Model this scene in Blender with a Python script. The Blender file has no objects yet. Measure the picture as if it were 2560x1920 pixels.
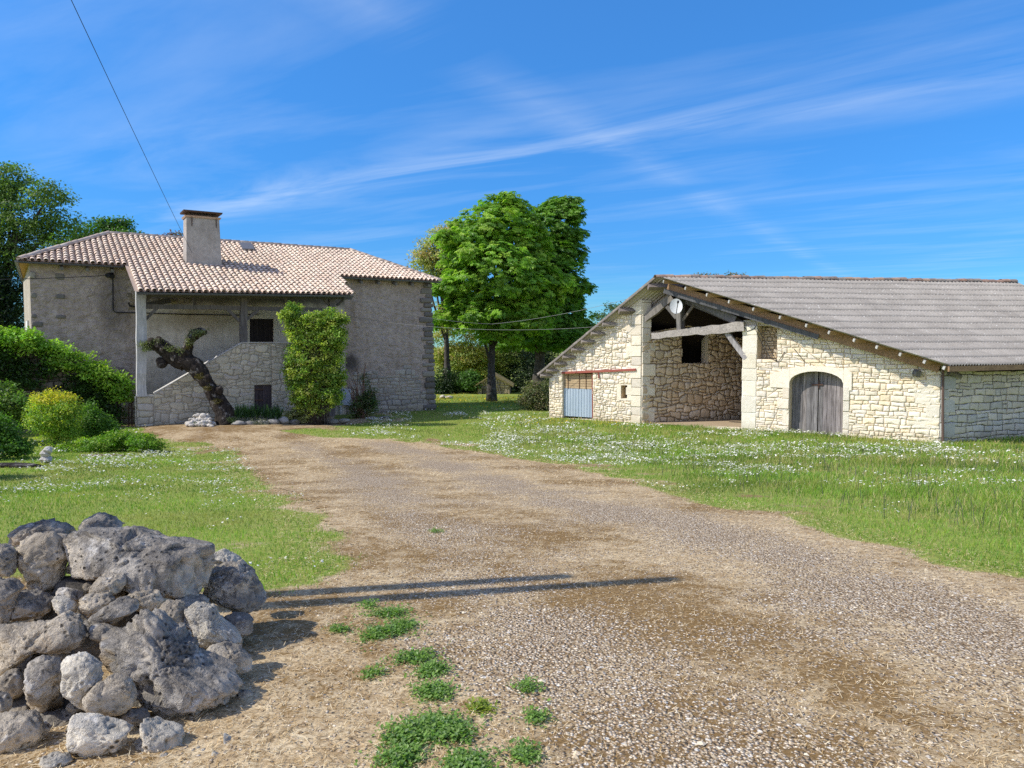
import bpy, math, random
import numpy as np
from mathutils import Vector, Matrix

random.seed(7); RNG = np.random.default_rng(7)
SC = bpy.context.scene
COL = SC.collection
# ------------------------------------------------------------------ camera model (solved from the photograph)
F = 1900.0; PITCH = math.atan(95/1900.0); CAM = np.array([0.0, 0.0, 1.6])
CP, SP = math.cos(PITCH), math.sin(PITCH)
def ray(px, py):
    x = (px-1280)/F; z = (960-py)/F
    return np.array([x, CP+z*SP, -SP+z*CP])
def at(px, py, Y):
    r = ray(px, py); return CAM + r*(Y/r[1])
def gz(x, y):
    y = np.asarray(y, float); x = np.asarray(x, float)
    s = np.clip((y-1.5)/23.0, 0, 1)
    z = -1.46*(s*s*(3-2*s))
    z = z + 0.25*np.exp(-(((x+10.5)/5)**2+((y-26.5)/3.0)**2))      # the bank by the stair
    return z
def G(px, py):
    r = ray(px, py); t = 1.0; last = 1.0
    for _ in range(4000):
        p = CAM+r*t
        if p[2] < float(gz(p[0], p[1])): break
        last = t; t += max(0.02, t*0.004)
        if t > 400: break
    lo, hi = last, t
    for _ in range(30):
        m = (lo+hi)/2; p = CAM+r*m
        if p[2] < float(gz(p[0], p[1])): hi = m
        else: lo = m
    p = CAM+r*hi
    return np.array([p[0], p[1], float(gz(p[0], p[1]))])

class Plane:
    """upright plane: O on it, u horizontal (to the right seen from outside), n outward"""
    def __init__(s, O, u):
        s.O = np.array([O[0], O[1], 0.0]); u = np.array([u[0], u[1], 0.0]); s.u = u/np.linalg.norm(u)
        s.n = np.array([s.u[1], -s.u[0], 0.0])
    def P(s, u, z, off=0.0):
        return s.O + s.u*u + s.n*off + np.array([0, 0, z])
    def hit(s, px, py, off=0.0):
        r = ray(px, py); q = s.O+s.n*off
        t = np.dot(q-CAM, s.n)/np.dot(r, s.n)
        p = CAM+r*t
        return float(np.dot(p-s.O, s.u)), float(p[2])
    def at(s, px, py, off=0.0):
        u, z = s.hit(px, py, off); return s.P(u, z, off)

def ray_plane(px, py, O, n):
    r = ray(px, py); t = np.dot(O-CAM, n)/np.dot(r, n); return CAM+r*t
def nrm(v): v = np.asarray(v, float); return v/(np.linalg.norm(v)+1e-12)

# ------------------------------------------------------------------ numpy noise
def _h(ix, iy, iz, seed):
    h = (ix.astype(np.int64)*374761393 + iy.astype(np.int64)*668265263 + iz.astype(np.int64)*2147483647 + seed*144665) & 0xffffffff
    h = ((h ^ (h >> 13))*1274126177) & 0xffffffff
    h = ((h ^ (h >> 16))*2246822519) & 0xffffffff
    h = h ^ (h >> 15)
    return h.astype(float)/4294967295.0
def vnoise(P, seed=0):
    P = np.asarray(P, float); i = np.floor(P).astype(np.int64); f = P-i; f = f*f*(3-2*f)
    r = 0
    for dx in (0, 1):
        wx = f[:, 0] if dx else 1-f[:, 0]
        for dy in (0, 1):
            wy = f[:, 1] if dy else 1-f[:, 1]
            for dz in (0, 1):
                wz = f[:, 2] if dz else 1-f[:, 2]
                r = r + wx*wy*wz*_h(i[:, 0]+dx, i[:, 1]+dy, i[:, 2]+dz, seed)
    return r*2-1
def fbm(P, o=4, seed=0, gain=.5):
    a = 1.0; s = 0; t = 0; P = np.asarray(P, float)
    for k in range(o):
        s = s+a*vnoise(P, seed+k*17); t += a; a *= gain; P = P*2.03+3.1
    return s/t
def fbm2(x, y, scale, o=4, seed=0):
    x = np.asarray(x, float); y = np.asarray(y, float)
    return fbm(np.stack([x.ravel()*scale, y.ravel()*scale, np.zeros(x.size)+.5], 1), o, seed).reshape(x.shape)
def worley(P, seed=0):
    P = np.asarray(P, float); i = np.floor(P).astype(np.int64); f = P-i
    d1 = np.full(len(P), 9.0)
    for dx in (-1, 0, 1):
        for dy in (-1, 0, 1):
            for dz in (-1, 0, 1):
                a, b, c = i[:, 0]+dx, i[:, 1]+dy, i[:, 2]+dz
                q = np.stack([dx+_h(a, b, c, seed), dy+_h(a, b, c, seed+5), dz+_h(a, b, c, seed+9)], 1)-f
                d1 = np.minimum(d1, np.sqrt((q*q).sum(1)))
    return d1
def inside(poly, x, y):
    x = np.asarray(x); y = np.asarray(y); r = np.zeros(x.shape, bool); n = len(poly)
    for i in range(n):
        x1, y1 = poly[i][:2]; x2, y2 = poly[(i+1) % n][:2]
        if y1 == y2: continue
        c = ((y1 > y) != (y2 > y)) & (x < (x2-x1)*(y-y1)/(y2-y1)+x1)
        r ^= c
    return r
def dist_poly(poly, x, y, closed=True):
    x = np.asarray(x); y = np.asarray(y); d = np.full(x.shape, 1e9); n = len(poly)
    for i in range(n if closed else n-1):
        x1, y1 = poly[i][:2]; x2, y2 = poly[(i+1) % n][:2]
        dx, dy = x2-x1, y2-y1; L = dx*dx+dy*dy+1e-12
        t = np.clip(((x-x1)*dx+(y-y1)*dy)/L, 0, 1)
        d = np.minimum(d, np.hypot(x-x1-t*dx, y-y1-t*dy))
    return d

# ------------------------------------------------------------------ meshes and objects
ORG = {}
def tag(o, label=None, cat=None, group=None, kind=None):
    if label: o['label'] = label
    if cat: o['category'] = cat
    if group: o['group'] = group
    if kind: o['kind'] = kind
    return o
def thing(name, loc, label, cat, group=None):
    o = bpy.data.objects.new(name, None); COL.objects.link(o)
    o.location = [float(c) for c in loc]; o.empty_display_size = .3
    ORG[o.name] = np.array(loc, float)
    return tag(o, label, cat, group)
def link_mesh(name, me, mat, parent=None, org=None):
    o = bpy.data.objects.new(name, me); COL.objects.link(o)
    if mat is not None:
        me.materials.append(mat)
    if parent is not None:
        o.parent = parent; ORG[o.name] = ORG[parent.name]
    else:
        o.location = [float(c) for c in (org if org is not None else (0, 0, 0))]
        ORG[o.name] = np.array(org if org is not None else (0, 0, 0), float)
    return o
def np_mesh(name, V, faces, mat, parent=None, org=None, col=None, vcol=None, smooth=False):
    """faces: list of int arrays (M,k). col: per-face colours (sum M,3); vcol: per-vertex colours"""
    base = ORG[parent.name] if parent is not None else (np.array(org, float) if org is not None else np.zeros(3))
    V = np.asarray(V, float)-base
    faces = [np.asarray(f, np.int32) for f in faces if len(f)]
    me = bpy.data.meshes.new(name)
    nl = sum(f.size for f in faces); nf = sum(len(f) for f in faces)
    me.vertices.add(len(V)); me.loops.add(nl); me.polygons.add(nf)
    me.vertices.foreach_set('co', V.astype(np.float32).ravel())
    me.loops.foreach_set('vertex_index', np.concatenate([f.ravel() for f in faces]))
    st = []; k = 0
    for f in faces:
        st.append(k+np.arange(len(f))*f.shape[1]); k += f.size
    me.polygons.foreach_set('loop_start', np.concatenate(st).astype(np.int32))
    me.polygons.foreach_set('use_smooth', np.full(nf, smooth))
    me.update(calc_edges=True)
    if col is not None:
        a = me.attributes.new('col', 'FLOAT_COLOR', 'FACE')
        c = np.ones((nf, 4), np.float32); c[:, :3] = col; a.data.foreach_set('color', c.ravel())
    if vcol is not None:
        a = me.attributes.new('col', 'FLOAT_COLOR', 'POINT')
        c = np.ones((len(V), 4), np.float32); c[:, :vcol.shape[1]] = vcol; a.data.foreach_set('color', c.ravel())
    me.validate()
    return link_mesh(name, me, mat, parent, org)

class MB:
    def __init__(s): s.v = []; s.f = []; s.c = []; s.cur = (1, 1, 1); s.sm = []; s.smooth = False
    def face(s, idx):
        s.f.append(list(idx)); s.c.append(s.cur); s.sm.append(s.smooth)
    def poly(s, pts):
        k = len(s.v); s.v += [tuple(map(float, p)) for p in pts]; s.face(range(k, k+len(pts)))
    def hexa(s, b, t):
        """b,t: 4 points each (ccw seen from t side)"""
        k = len(s.v); s.v += [tuple(map(float, p)) for p in list(b)+list(t)]
        for q in ((3, 2, 1, 0), (4, 5, 6, 7), (0, 1, 5, 4), (1, 2, 6, 5), (2, 3, 7, 6), (3, 0, 4, 7)):
            s.face([k+i for i in q])
    def beam(s, p0, p1, w, h, up=(0, 0, 1), w1=None, h1=None, seg=1, wob=0.0):
        """squared timber from p0 to p1; w across, h along 'up'"""
        p0 = np.asarray(p0, float); p1 = np.asarray(p1, float); a = nrm(p1-p0); up = np.asarray(up, float)
        if abs(np.dot(a, up)) > .97: up = np.array([1.0, 0, 0]) if abs(a[0]) < .9 else np.array([0, 1.0, 0])
        x = nrm(np.cross(a, up)); y = np.cross(x, a)
        w1 = w if w1 is None else w1; h1 = h if h1 is None else h1
        k = len(s.v)
        for i in range(seg+1):
            t = i/seg; c = p0+(p1-p0)*t; ww = w+(w1-w)*t; hh = h+(h1-h)*t
            if wob and 0 < i < seg:
                c = c+x*random.uniform(-wob, wob)+y*random.uniform(-wob, wob); ww *= random.uniform(.9, 1.1); hh *= random.uniform(.9, 1.1)
            for sx, sy in ((-1, -1), (1, -1), (1, 1), (-1, 1)):
                s.v.append(tuple(c+x*sx*ww/2+y*sy*hh/2))
        for i in range(seg):
            b = k+i*4
            for j in range(4):
                s.face([b+j, b+(j+1) % 4, b+4+(j+1) % 4, b+4+j])
        s.face([k+3, k+2, k+1, k]); e = k+seg*4; s.face([e, e+1, e+2, e+3])
    def tube(s, pts, rad, n=8, caps=True, wob=0.0, seed=0):
        pts = [np.asarray(p, float) for p in pts]; m = len(pts)
        if not hasattr(rad, '__len__'): rad = [rad]*m
        k = len(s.v); x = None
        for i in range(m):
            a = nrm(pts[min(i+1, m-1)]-pts[max(i-1, 0)])
            if x is None:
                r = np.array([1.0, 0, 0]) if abs(a[0]) < .8 else np.array([0, 1.0, 0]); x = nrm(np.cross(a, r))
            x = nrm(x-a*np.dot(a, x)); y = np.cross(a, x)
            for j in range(n):
                th = 2*math.pi*j/n
                rr = rad[i]
                if wob: rr *= 1+wob*float(fbm(np.array([[math.cos(th)*1.3+seed, math.sin(th)*1.3, i*.35]]), 2, seed)[0])*1.6
                s.v.append(tuple(pts[i]+(x*math.cos(th)+y*math.sin(th))*rr))
        for i in range(m-1):
            for j in range(n):
                a, b = k+i*n+j, k+i*n+(j+1) % n
                s.face([a, b, b+n, a+n])
        if caps:
            s.face([k+j for j in range(n)][::-1]); s.face([k+(m-1)*n+j for j in range(n)])
    def gnarl(s, pts, rad, n=26, step=5, amp=.22, seed=0):
        """a knobbly log: the path resampled, then bossed and grooved"""
        pts = np.array(pts, float); m = len(pts); t = np.linspace(0, m-1, (m-1)*step+1); i = np.clip(t.astype(int), 0, m-2); f = (t-i)[:, None]
        p0 = pts[np.maximum(i-1, 0)]; p1 = pts[i]; p2 = pts[i+1]; p3 = pts[np.minimum(i+2, m-1)]
        C = .5*(2*p1+(p2-p0)*f+(2*p0-5*p1+4*p2-p3)*f*f+(3*p1-p0-3*p2+p3)*f**3); R = np.interp(t, np.arange(m), rad)
        k = len(s.v); s.tube(list(C), list(R), n)
        V = np.array(s.v[k:]); ax = np.repeat(C, n, 0); d = V-ax; L = np.linalg.norm(d, axis=1, keepdims=True)+1e-9
        w = fbm(V*1.9+seed, 3, seed)*1.5+.7*(.45-np.abs(fbm(V*4.2+seed, 4, seed+3))*2)+.5*fbm(V*11, 3, seed+7)
        s.v[k:] = [tuple(q) for q in V+d*(amp*w)[:, None]]
    def build(s, name, mat, parent=None, org=None, smooth=None):
        base = ORG[parent.name] if parent is not None else (np.array(org, float) if org is not None else np.zeros(3))
        me = bpy.data.meshes.new(name)
        V = np.array(s.v, float)-base
        me.from_pydata([tuple(p) for p in V], [], s.f)
        a = me.attributes.new('col', 'FLOAT_COLOR', 'FACE')
        c = np.ones((len(s.f), 4), np.float32); c[:, :3] = np.array(s.c, float); a.data.foreach_set('color', c.ravel())
        me.polygons.foreach_set('use_smooth', np.array(s.sm, bool) if smooth is None else np.full(len(s.f), smooth))
        me.update()
        return link_mesh(name, me, mat, parent, org)

# ------------------------------------------------------------------ node materials
class NT:
    def __init__(s, name):
        s.m = bpy.data.materials.new(name); s.m.use_nodes = True; s.t = s.m.node_tree; s.t.nodes.clear()
    def n(s, typ, ins=None, **kw):
        nd = s.t.nodes.new(typ)
        for k, v in kw.items(): setattr(nd, k, v)
        for k, v in (ins or {}).items(): s.set(nd.inputs[k], v)
        return nd
    def set(s, sock, v):
        if isinstance(v, bpy.types.NodeSocket): s.t.links.new(v, sock)
        elif isinstance(v, bpy.types.Node): s.t.links.new(v.outputs[0], sock)
        else:
            if isinstance(v, (tuple, list)) and len(v) == 3 and sock.type == 'RGBA': v = (*v, 1)
            sock.default_value = v
    def pos(s): return s.n('ShaderNodeNewGeometry').outputs['Position']
    def obj(s): return s.n('ShaderNodeTexCoord').outputs['Object']
    def map(s, v, scale=(1, 1, 1), rot=(0, 0, 0), loc=(0, 0, 0)):
        return s.n('ShaderNodeMapping', {'Vector': v, 'Scale': scale, 'Rotation': rot, 'Location': loc}).outputs[0]
    def noise(s, v, scale, detail=4, rough=.55, dist=0.0):
        return s.n('ShaderNodeTexNoise', {'Vector': v, 'Scale': scale, 'Detail': detail, 'Roughness': rough, 'Distortion': dist}).outputs[0]
    def vor(s, v, scale, feature='F1', out='Distance', rnd=1.0):
        return s.n('ShaderNodeTexVoronoi', {'Vector': v, 'Scale': scale, 'Randomness': rnd}, feature=feature).outputs[out]
    def ramp(s, f, stops, interp='LINEAR'):
        nd = s.n('ShaderNodeValToRGB', {'Fac': f}); e = nd.color_ramp.elements; nd.color_ramp.interpolation = interp
        while len(e) < len(stops): e.new(.5)
        for i, (p, c) in enumerate(stops):
            e[i].position = p; e[i].color = (c, c, c, 1) if not hasattr(c, '__len__') else (*c, 1)
        return nd.outputs[0]
    def mix(s, f, a, b, mode='MIX'):
        nd = s.n('ShaderNodeMix', data_type='RGBA', blend_type=mode)
        s.set(nd.inputs[0], f); s.set(nd.inputs[6], a); s.set(nd.inputs[7], b); return nd.outputs[2]
    def math(s, op, a, b=0.0, clamp=False):
        nd = s.n('ShaderNodeMath', operation=op, use_clamp=clamp); s.set(nd.inputs[0], a); s.set(nd.inputs[1], b); return nd.outputs[0]
    def attr(s, name='col', out='Color'): return s.n('ShaderNodeAttribute', attribute_name=name).outputs[out]
    def sep(s, v): return s.n('ShaderNodeSeparateXYZ', {0: v}).outputs
    def bump(s, h, dist=.02, strength=1.0, normal=None):
        i = {'Height': h, 'Distance': dist, 'Strength': strength}
        if normal is not None: i['Normal'] = normal
        return s.n('ShaderNodeBump', i).outputs[0]
    def out(s, sh): s.n('ShaderNodeOutputMaterial', {'Surface': sh}); return s.m
    def bsdf(s, color, rough=.9, normal=None, spec=.2, metal=0.0):
        i = {'Base Color': color, 'Roughness': rough, 'Specular IOR Level': spec, 'Metallic': metal}
        if normal is not None: i['Normal'] = normal
        return s.out(s.n('ShaderNodeBsdfPrincipled', i).outputs[0])

def mat_stone(name, tint=(1, 1, 1), grime=.25, bump=.012, dark=(.10, .095, .085)):
    t = NT(name); p = t.pos()
    c = t.mix(1.0, t.attr(), (*tint, 1), 'MULTIPLY')
    c = t.mix(t.ramp(t.noise(p, 9, 5, .65), [(.35, 0), (.75, .55)]), c, t.mix(.5, c, (.62, .50, .32, 1), 'MULTIPLY'))
    c = t.mix(t.ramp(t.noise(p, 38, 3, .7), [(.55, 0), (.72, grime*1.6)]), c, (*dark, 1))
    c = t.mix(t.ramp(t.noise(p, .55, 4, .6), [(.42, 0), (.7, grime)]), c, t.mix(1, c, (.55, .53, .50, 1), 'MULTIPLY'))
    z = t.math('ADD', t.sep(p)[2], t.math('MULTIPLY', t.noise(p, 1.3, 5, .65), .9)); c = t.mix(t.ramp(t.math('ADD', z, 1.3), [(.25, .5), (.75, 0)]), c, t.mix(1, c, (.55, .50, .42, 1), 'MULTIPLY'))
    h = t.math('ADD', t.noise(p, 22, 6, .7), t.math('MULTIPLY', t.vor(p, 30), .35))
    return t.bsdf(c, .95, t.bump(h, bump))
def mat_plaster(name, a, b, stain=None, bump=.03, scale=6.0):
    t = NT(name); p = t.pos()
    n1 = t.noise(p, .8, 5, .6); c = t.mix(t.ramp(n1, [(.3, 0), (.7, 1)]), (*a, 1), (*b, 1))
    c = t.mix(t.ramp(t.noise(p, 5, 7, .72), [(.38, 0), (.66, .6)]), c, t.mix(1, c, (.55, .52, .48, 1), 'MULTIPLY')); c = t.mix(t.ramp(t.noise(p, 1.7, 6, .7), [(.55, 0), (.68, .35)]), c, t.mix(1, c, (1.35, 1.3, 1.22, 1), 'MULTIPLY'))
    streak = t.noise(t.map(p, (1.6, 1.6, .12)), 1.5, 4, .6)
    c = t.mix(t.ramp(streak, [(.5, 0), (.78, .4)]), c, t.mix(1, c, (.6, .5, .38, 1), 'MULTIPLY'))
    if stain:
        for (q, rx, rz, col, amt) in stain:
            v = t.n('ShaderNodeVectorMath', {0: p, 1: tuple(-float(k) for k in q)}, operation='ADD').outputs[0]
            v = t.n('ShaderNodeVectorMath', {0: v, 1: (1/rx, 1/rx, 1/rz)}, operation='MULTIPLY').outputs[0]
            d = t.n('ShaderNodeVectorMath', {0: v}, operation='LENGTH').outputs['Value']
            d = t.math('ADD', d, t.math('MULTIPLY', t.math('SUBTRACT', t.noise(p, 2.2, 5, .6), .5), 1.1))
            c = t.mix(t.ramp(d, [(.35, amt), (1.0, 0)]), c, (*col, 1))
    h = t.math('ADD', t.noise(p, scale, 6, .62, .6), t.math('MULTIPLY', t.noise(t.map(p, (1, 1, 1.8)), scale*.8, 2, .5), .8))
    return t.bsdf(c, .95, t.bump(h, bump))
def mat_wood(name, a, b, axis=2, rough=.85, bump=.006, scale=1.0):
    t = NT(name); p = t.obj(); s = [14*scale]*3; s[axis] = .7*scale
    g = t.noise(t.map(p, tuple(s)), 2.2, 5, .65, .4)
    c = t.mix(t.ramp(g, [(.32, 0), (.68, 1)]), (*a, 1), (*b, 1))
    c = t.mix(1, c, t.attr(), 'MULTIPLY')
    c = t.mix(t.ramp(t.noise(p, 1.7, 4), [(.45, 0), (.75, .5)]), c, t.mix(1, c, (.5, .5, .5, 1), 'MULTIPLY'))
    return t.bsdf(c, rough, t.bump(g, bump))
def mat_leaf(name, trans=.45, rough=.6):
    t = NT(name); c = t.attr()
    d = t.n('ShaderNodeBsdfDiffuse', {'Color': c, 'Roughness': .3}).outputs[0]
    tr = t.n('ShaderNodeBsdfTranslucent', {'Color': t.mix(1, c, (1.0, 1.15, .45, 1), 'MULTIPLY')}).outputs[0]
    gl = t.n('ShaderNodeBsdfGlossy', {'Color': (1, 1, 1, 1), 'Roughness': .45}).outputs[0]
    m = t.n('ShaderNodeMixShader', {0: trans, 1: d, 2: tr}).outputs[0]
    m = t.n('ShaderNodeMixShader', {0: .02, 1: m, 2: gl}).outputs[0]
    return t.out(m)
def mat_bark(name, a, b, moss=None):
    t = NT(name); p = t.obj()
    g = t.noise(t.map(p, (1, 1, .25)), 14, 6, .7, .5)
    c = t.mix(t.ramp(g, [(.35, 0), (.65, 1)]), (*a, 1), (*b, 1))
    c = t.mix(t.ramp(t.noise(p, 4.5, 5, .65), [(.56, 0), (.68, .8)]), c, moss if moss else (.25, .24, .2, 1))
    return t.bsdf(c, .95, t.bump(t.math('ADD', g, t.noise(p, 5, 5, .6)), .05))
def mat_plain(name, c, rough=.6, metal=0.0, var=.3, bump=.002, scale=8.0):
    t = NT(name); p = t.obj(); n = t.noise(p, scale, 5, .65)
    k = t.mix(t.ramp(n, [(.3, 0), (.75, var)]), (*c, 1), tuple(x*.45 for x in c)+(1,))
    return t.bsdf(k, rough, t.bump(n, bump), .3, metal)
# ------------------------------------------------------------------ masonry
def clip_half(poly, a, b, keep_left=True):
    ax, ay = a; dx, dy = b[0]-ax, b[1]-ay; out = []; n = len(poly)
    sg = 1 if keep_left else -1
    f = [sg*(dx*(p[1]-ay)-dy*(p[0]-ax)) for p in poly]
    for i in range(n):
        p, q, fp, fq = poly[i], poly[(i+1) % n], f[i], f[(i+1) % n]
        if fp >= 0: out.append(p)
        if (fp > 0 and fq < 0) or (fp < 0 and fq > 0):
            t = fp/(fp-fq); out.append((p[0]+(q[0]-p[0])*t, p[1]+(q[1]-p[1])*t))
    return out
def area(p):
    return .5*sum(p[i][0]*p[(i+1) % len(p)][1]-p[(i+1) % len(p)][0]*p[i][1] for i in range(len(p)))
def ccw(p): return list(p) if area(p) > 0 else list(p)[::-1]
def clip_convex(poly, conv):
    for i in range(len(conv)):
        if len(poly) < 3: return []
        poly = clip_half(poly, conv[i], conv[(i+1) % len(conv)])
    return poly if len(poly) > 2 and abs(area(poly)) > 1e-4 else []
def differ(polys, hole):
    hole = ccw(hole); res = []
    for p in polys:
        rem = p
        for i in range(len(hole)):
            if len(rem) < 3: break
            o = clip_half(rem, hole[i], hole[(i+1) % len(hole)], False)
            if len(o) > 2 and abs(area(o)) > 2e-4: res.append(o)
            rem = clip_half(rem, hole[i], hole[(i+1) % len(hole)], True)
    return res
LIME = [(.68, .63, .52), (.72, .67, .57), (.66, .59, .46), (.67, .63, .56), (.70, .65, .54), (.63, .59, .52), (.72, .66, .54)]
def pick(pal, v=.10):
    c = np.array(random.choice(pal)); return tuple(c*(1+random.uniform(-v, v)))
def one_stone(mb, pl, poly, gap, rise, off, pal, chamf=.2, tilt=.012):
    poly = ccw(poly); n = len(poly); A = abs(area(poly))
    if A < 8e-4: return
    cx = sum(p[0] for p in poly)/n; cy = sum(p[1] for p in poly)/n
    if chamf > 0:
        q = []
        for i in range(n):
            p0, p1, p2 = poly[i-1], poly[i], poly[(i+1) % n]
            a = random.uniform(.4, 1.3)*chamf; b = random.uniform(.4, 1.3)*chamf
            q.append((p1[0]+(p0[0]-p1[0])*a, p1[1]+(p0[1]-p1[1])*a)); q.append((p1[0]+(p2[0]-p1[0])*b, p1[1]+(p2[1]-p1[1])*b))
        poly = q; n = len(poly)
    def inset(g):
        r = []
        for p in poly:
            d = math.hypot(p[0]-cx, p[1]-cy)+1e-9; k = max(.3, 1-g/d*1.2); r.append((cx+(p[0]-cx)*k, cy+(p[1]-cy)*k))
        return r
    h = rise*random.uniform(.4, 1.25); tx, ty = random.uniform(-tilt, tilt), random.uniform(-tilt, tilt)
    S = math.sqrt(A)
    r0, r1, r2 = inset(gap), inset(gap+.007), inset(gap+.007+(min(.05, S*.16) if chamf > .075 else .012))
    mb.cur = pick(pal); k = len(mb.v)
    for p in r0: mb.v.append(tuple(pl.P(p[0], p[1], off-.012)))
    for p in r1: mb.v.append(tuple(pl.P(p[0], p[1], off+h*.72+((p[0]-cx)*tx+(p[1]-cy)*ty)/S)))
    for p in r2: mb.v.append(tuple(pl.P(p[0], p[1], off+h+random.uniform(-.006, .006)+((p[0]-cx)*tx+(p[1]-cy)*ty)/S)))
    mb.v.append(tuple(pl.P(cx, cy, off+h*(1.12 if chamf > .075 else 1.02))))
    for j in range(n):
        a, b = j, (j+1) % n
        mb.smooth = False; mb.face([k+a, k+b, k+n+b, k+n+a])
        mb.smooth = chamf > .075; mb.face([k+n+a, k+n+b, k+2*n+b, k+2*n+a]); mb.face([k+2*n+a, k+2*n+b, k+3*n])
    mb.smooth = False
def stones(mb, pl, outline, holes=(), h=(.12, .26), w=(.15, .5), wav=.02, gap=.008, rise=.03, off=0.0, pal=LIME,
           chamf=.16, lean=.02, region=None, split=.15, mortar=(.42, .38, .30), back=True, seed=1):
    st = random.getstate(); random.seed(seed)
    outline = ccw(outline)
    if back:
        ps = [outline]
        for q in holes: ps = differ(ps, q)
        mb.cur = mortar
        for p in ps: mb.poly([pl.P(a, b, off) for a, b in p])
    u0 = min(p[0] for p in outline); u1 = max(p[0] for p in outline); z0 = min(p[1] for p in outline); z1 = max(p[1] for p in outline)
    z = z0; k = 0; ph = random.uniform(0, 99)
    bounds = []
    while z < z1: bounds.append(z); z += random.uniform(*h)
    bounds.append(z1+.01)
    zb = lambda k, u: bounds[k]+wav*math.sin(u*1.7+k*2.3+ph)+wav*1.1*math.sin(u*4.3+k*5.1)+wav*.6*math.sin(u*11+k*7.7)
    for k in range(len(bounds)-1):
        u = u0-random.uniform(0, w[1]); ln = 0
        while u < u1:
            hh = bounds[k+1]-bounds[k]
            ww = random.uniform(*w)*(.7+hh/(h[1])*.6); ln2 = random.uniform(-lean, lean); un = u+ww
            um = (u+un)/2+random.uniform(-.15, .15)*ww
            def cell(f0, f1):
                zl = lambda f, x: zb(k, x)*(1-f)+zb(k+1, x)*f
                jl = lambda: random.uniform(-lean, lean)*.7
                return [(u+ln*f0, zl(f0, u)), (um, zl(f0, um)+jl()*.6), (un+ln2*f0, zl(f0, un)), (un+ln2*f1, zl(f1, un)), (um, zl(f1, um)+jl()*.6), (u+ln*f1, zl(f1, u))]
            if random.random() < split and hh > h[0]*1.25:
                f = random.uniform(.4, .6); cells = [cell(0, f), cell(f, 1)]
            else: cells = [cell(0, 1)]
            for c in cells:
                if region and not region(sum(p[0] for p in c)/6, sum(p[1] for p in c)/6): continue
                c = clip_convex(ccw(c), outline)
                if not c: continue
                ps = [c]
                for q in holes: ps = differ(ps, q)
                for p in ps: one_stone(mb, pl, p, gap, rise, off, pal, chamf)
            u = un; ln = ln2
    random.setstate(st)
def jamb(mb, pl, poly, depth, cur, off=0.0):
    mb.cur = cur; n = len(poly)
    for i in range(n):
        a, b = poly[i], poly[(i+1) % n]
        mb.poly([pl.P(*a, off), pl.P(*b, off), pl.P(*b, off-depth), pl.P(*a, off-depth)])
def panel(mb, pl, poly, off, cur=(1, 1, 1)):
    mb.cur = cur; mb.poly([pl.P(a, b, off) for a, b in poly])
def pslab(mb, pl, poly, off, th, cur=(1, 1, 1)):
    """a slab of thickness th whose outer face is at off"""
    mb.cur = cur; poly = ccw(poly); n = len(poly)
    mb.poly([pl.P(a, b, off) for a, b in poly]); mb.poly([pl.P(a, b, off-th) for a, b in poly[::-1]])
    for i in range(n):
        a, b = poly[i], poly[(i+1) % n]
        mb.poly([pl.P(*b, off), pl.P(*a, off), pl.P(*a, off-th), pl.P(*b, off-th)])

# ------------------------------------------------------------------ building materials
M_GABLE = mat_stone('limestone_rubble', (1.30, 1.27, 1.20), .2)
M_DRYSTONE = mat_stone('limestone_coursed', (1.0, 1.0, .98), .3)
M_HOUSESTONE = mat_stone('grey_limestone', (.80, .78, .72), .4)
M_TIMBER = mat_wood('weathered_timber', (.11, .10, .09), (.26, .245, .22))
M_TIMBERX = mat_wood('weathered_timber_lying', (.11, .10, .09), (.27, .25, .225), axis=0)
M_PALE = mat_wood('pale_timber', (.36, .355, .33), (.62, .61, .57))
M_PURLIN = mat_wood('brown_timber', (.17, .11, .07), (.34, .23, .14), axis=0)
M_DOOR = mat_wood('grey_board', (.10, .09, .085), (.36, .34, .33))
M_DARKDOOR = mat_wood('dark_board', (.02, .016, .014), (.045, .035, .032))
M_SOFFIT = mat_wood('orange_board', (.45, .25, .09), (.62, .38, .16), axis=0)
M_IRON = mat_plain('rusted_iron', (.09, .05, .035), .7)
M_RED = mat_plain('red_steel', (.36, .10, .07), .6)
M_ZINC = mat_plain('dull_zinc', (.17, .165, .16), .5, .3)
M_BLACK = mat_plain('black_rubber', (.02, .02, .022), .6)
M_CEMENT = mat_plaster('chimney_render', (.36, .325, .29), (.48, .44, .39), bump=.01)

def tile_mat():
    t = NT('clay_tile'); p = t.pos(); c = t.attr()
    c = t.mix(t.ramp(t.noise(p, 5, 6, .7), [(.4, 0), (.75, .55)]), c, (.60, .48, .37, 1))
    c = t.mix(t.ramp(t.noise(p, 28, 4, .7), [(.57, 0), (.72, .4)]), c, (.2, .17, .13, 1))
    c = t.mix(t.ramp(t.noise(p, .5, 3), [(.4, 0), (.8, .35)]), c, (.32, .25, .19, 1))
    return t.bsdf(c, .9, t.bump(t.noise(p, 40, 4), .006))
M_TILE = tile_mat()
def corr_mat():
    t = NT('fibre_cement'); p = t.pos(); n = t.noise(p, .9, 6, .65)
    c = t.mix(t.ramp(n, [(.3, 0), (.7, 1)]), (.275, .25, .215, 1), (.365, .335, .29, 1))
    c = t.mix(1, c, t.attr(), 'MULTIPLY')
    c = t.mix(t.ramp(t.noise(p, 7, 6, .75), [(.50, 0), (.72, .45)]), c, (.17, .16, .155, 1))
    c = t.mix(t.ramp(t.vor(p, 7.5), [(.10, .9), (.17, 0)]), c, (.55, .54, .49, 1))
    c = t.mix(t.ramp(t.noise(p, 30, 3, .7), [(.60, 0), (.68, .7)]), c, (.52, .51, .46, 1))
    return t.bsdf(c, .95, t.bump(t.noise(p, 35, 4), .008))
M_CORR = corr_mat()
M_ROOFSIDE = mat_plain('underside_sheet', (.52, .46, .38), .9)

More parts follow.
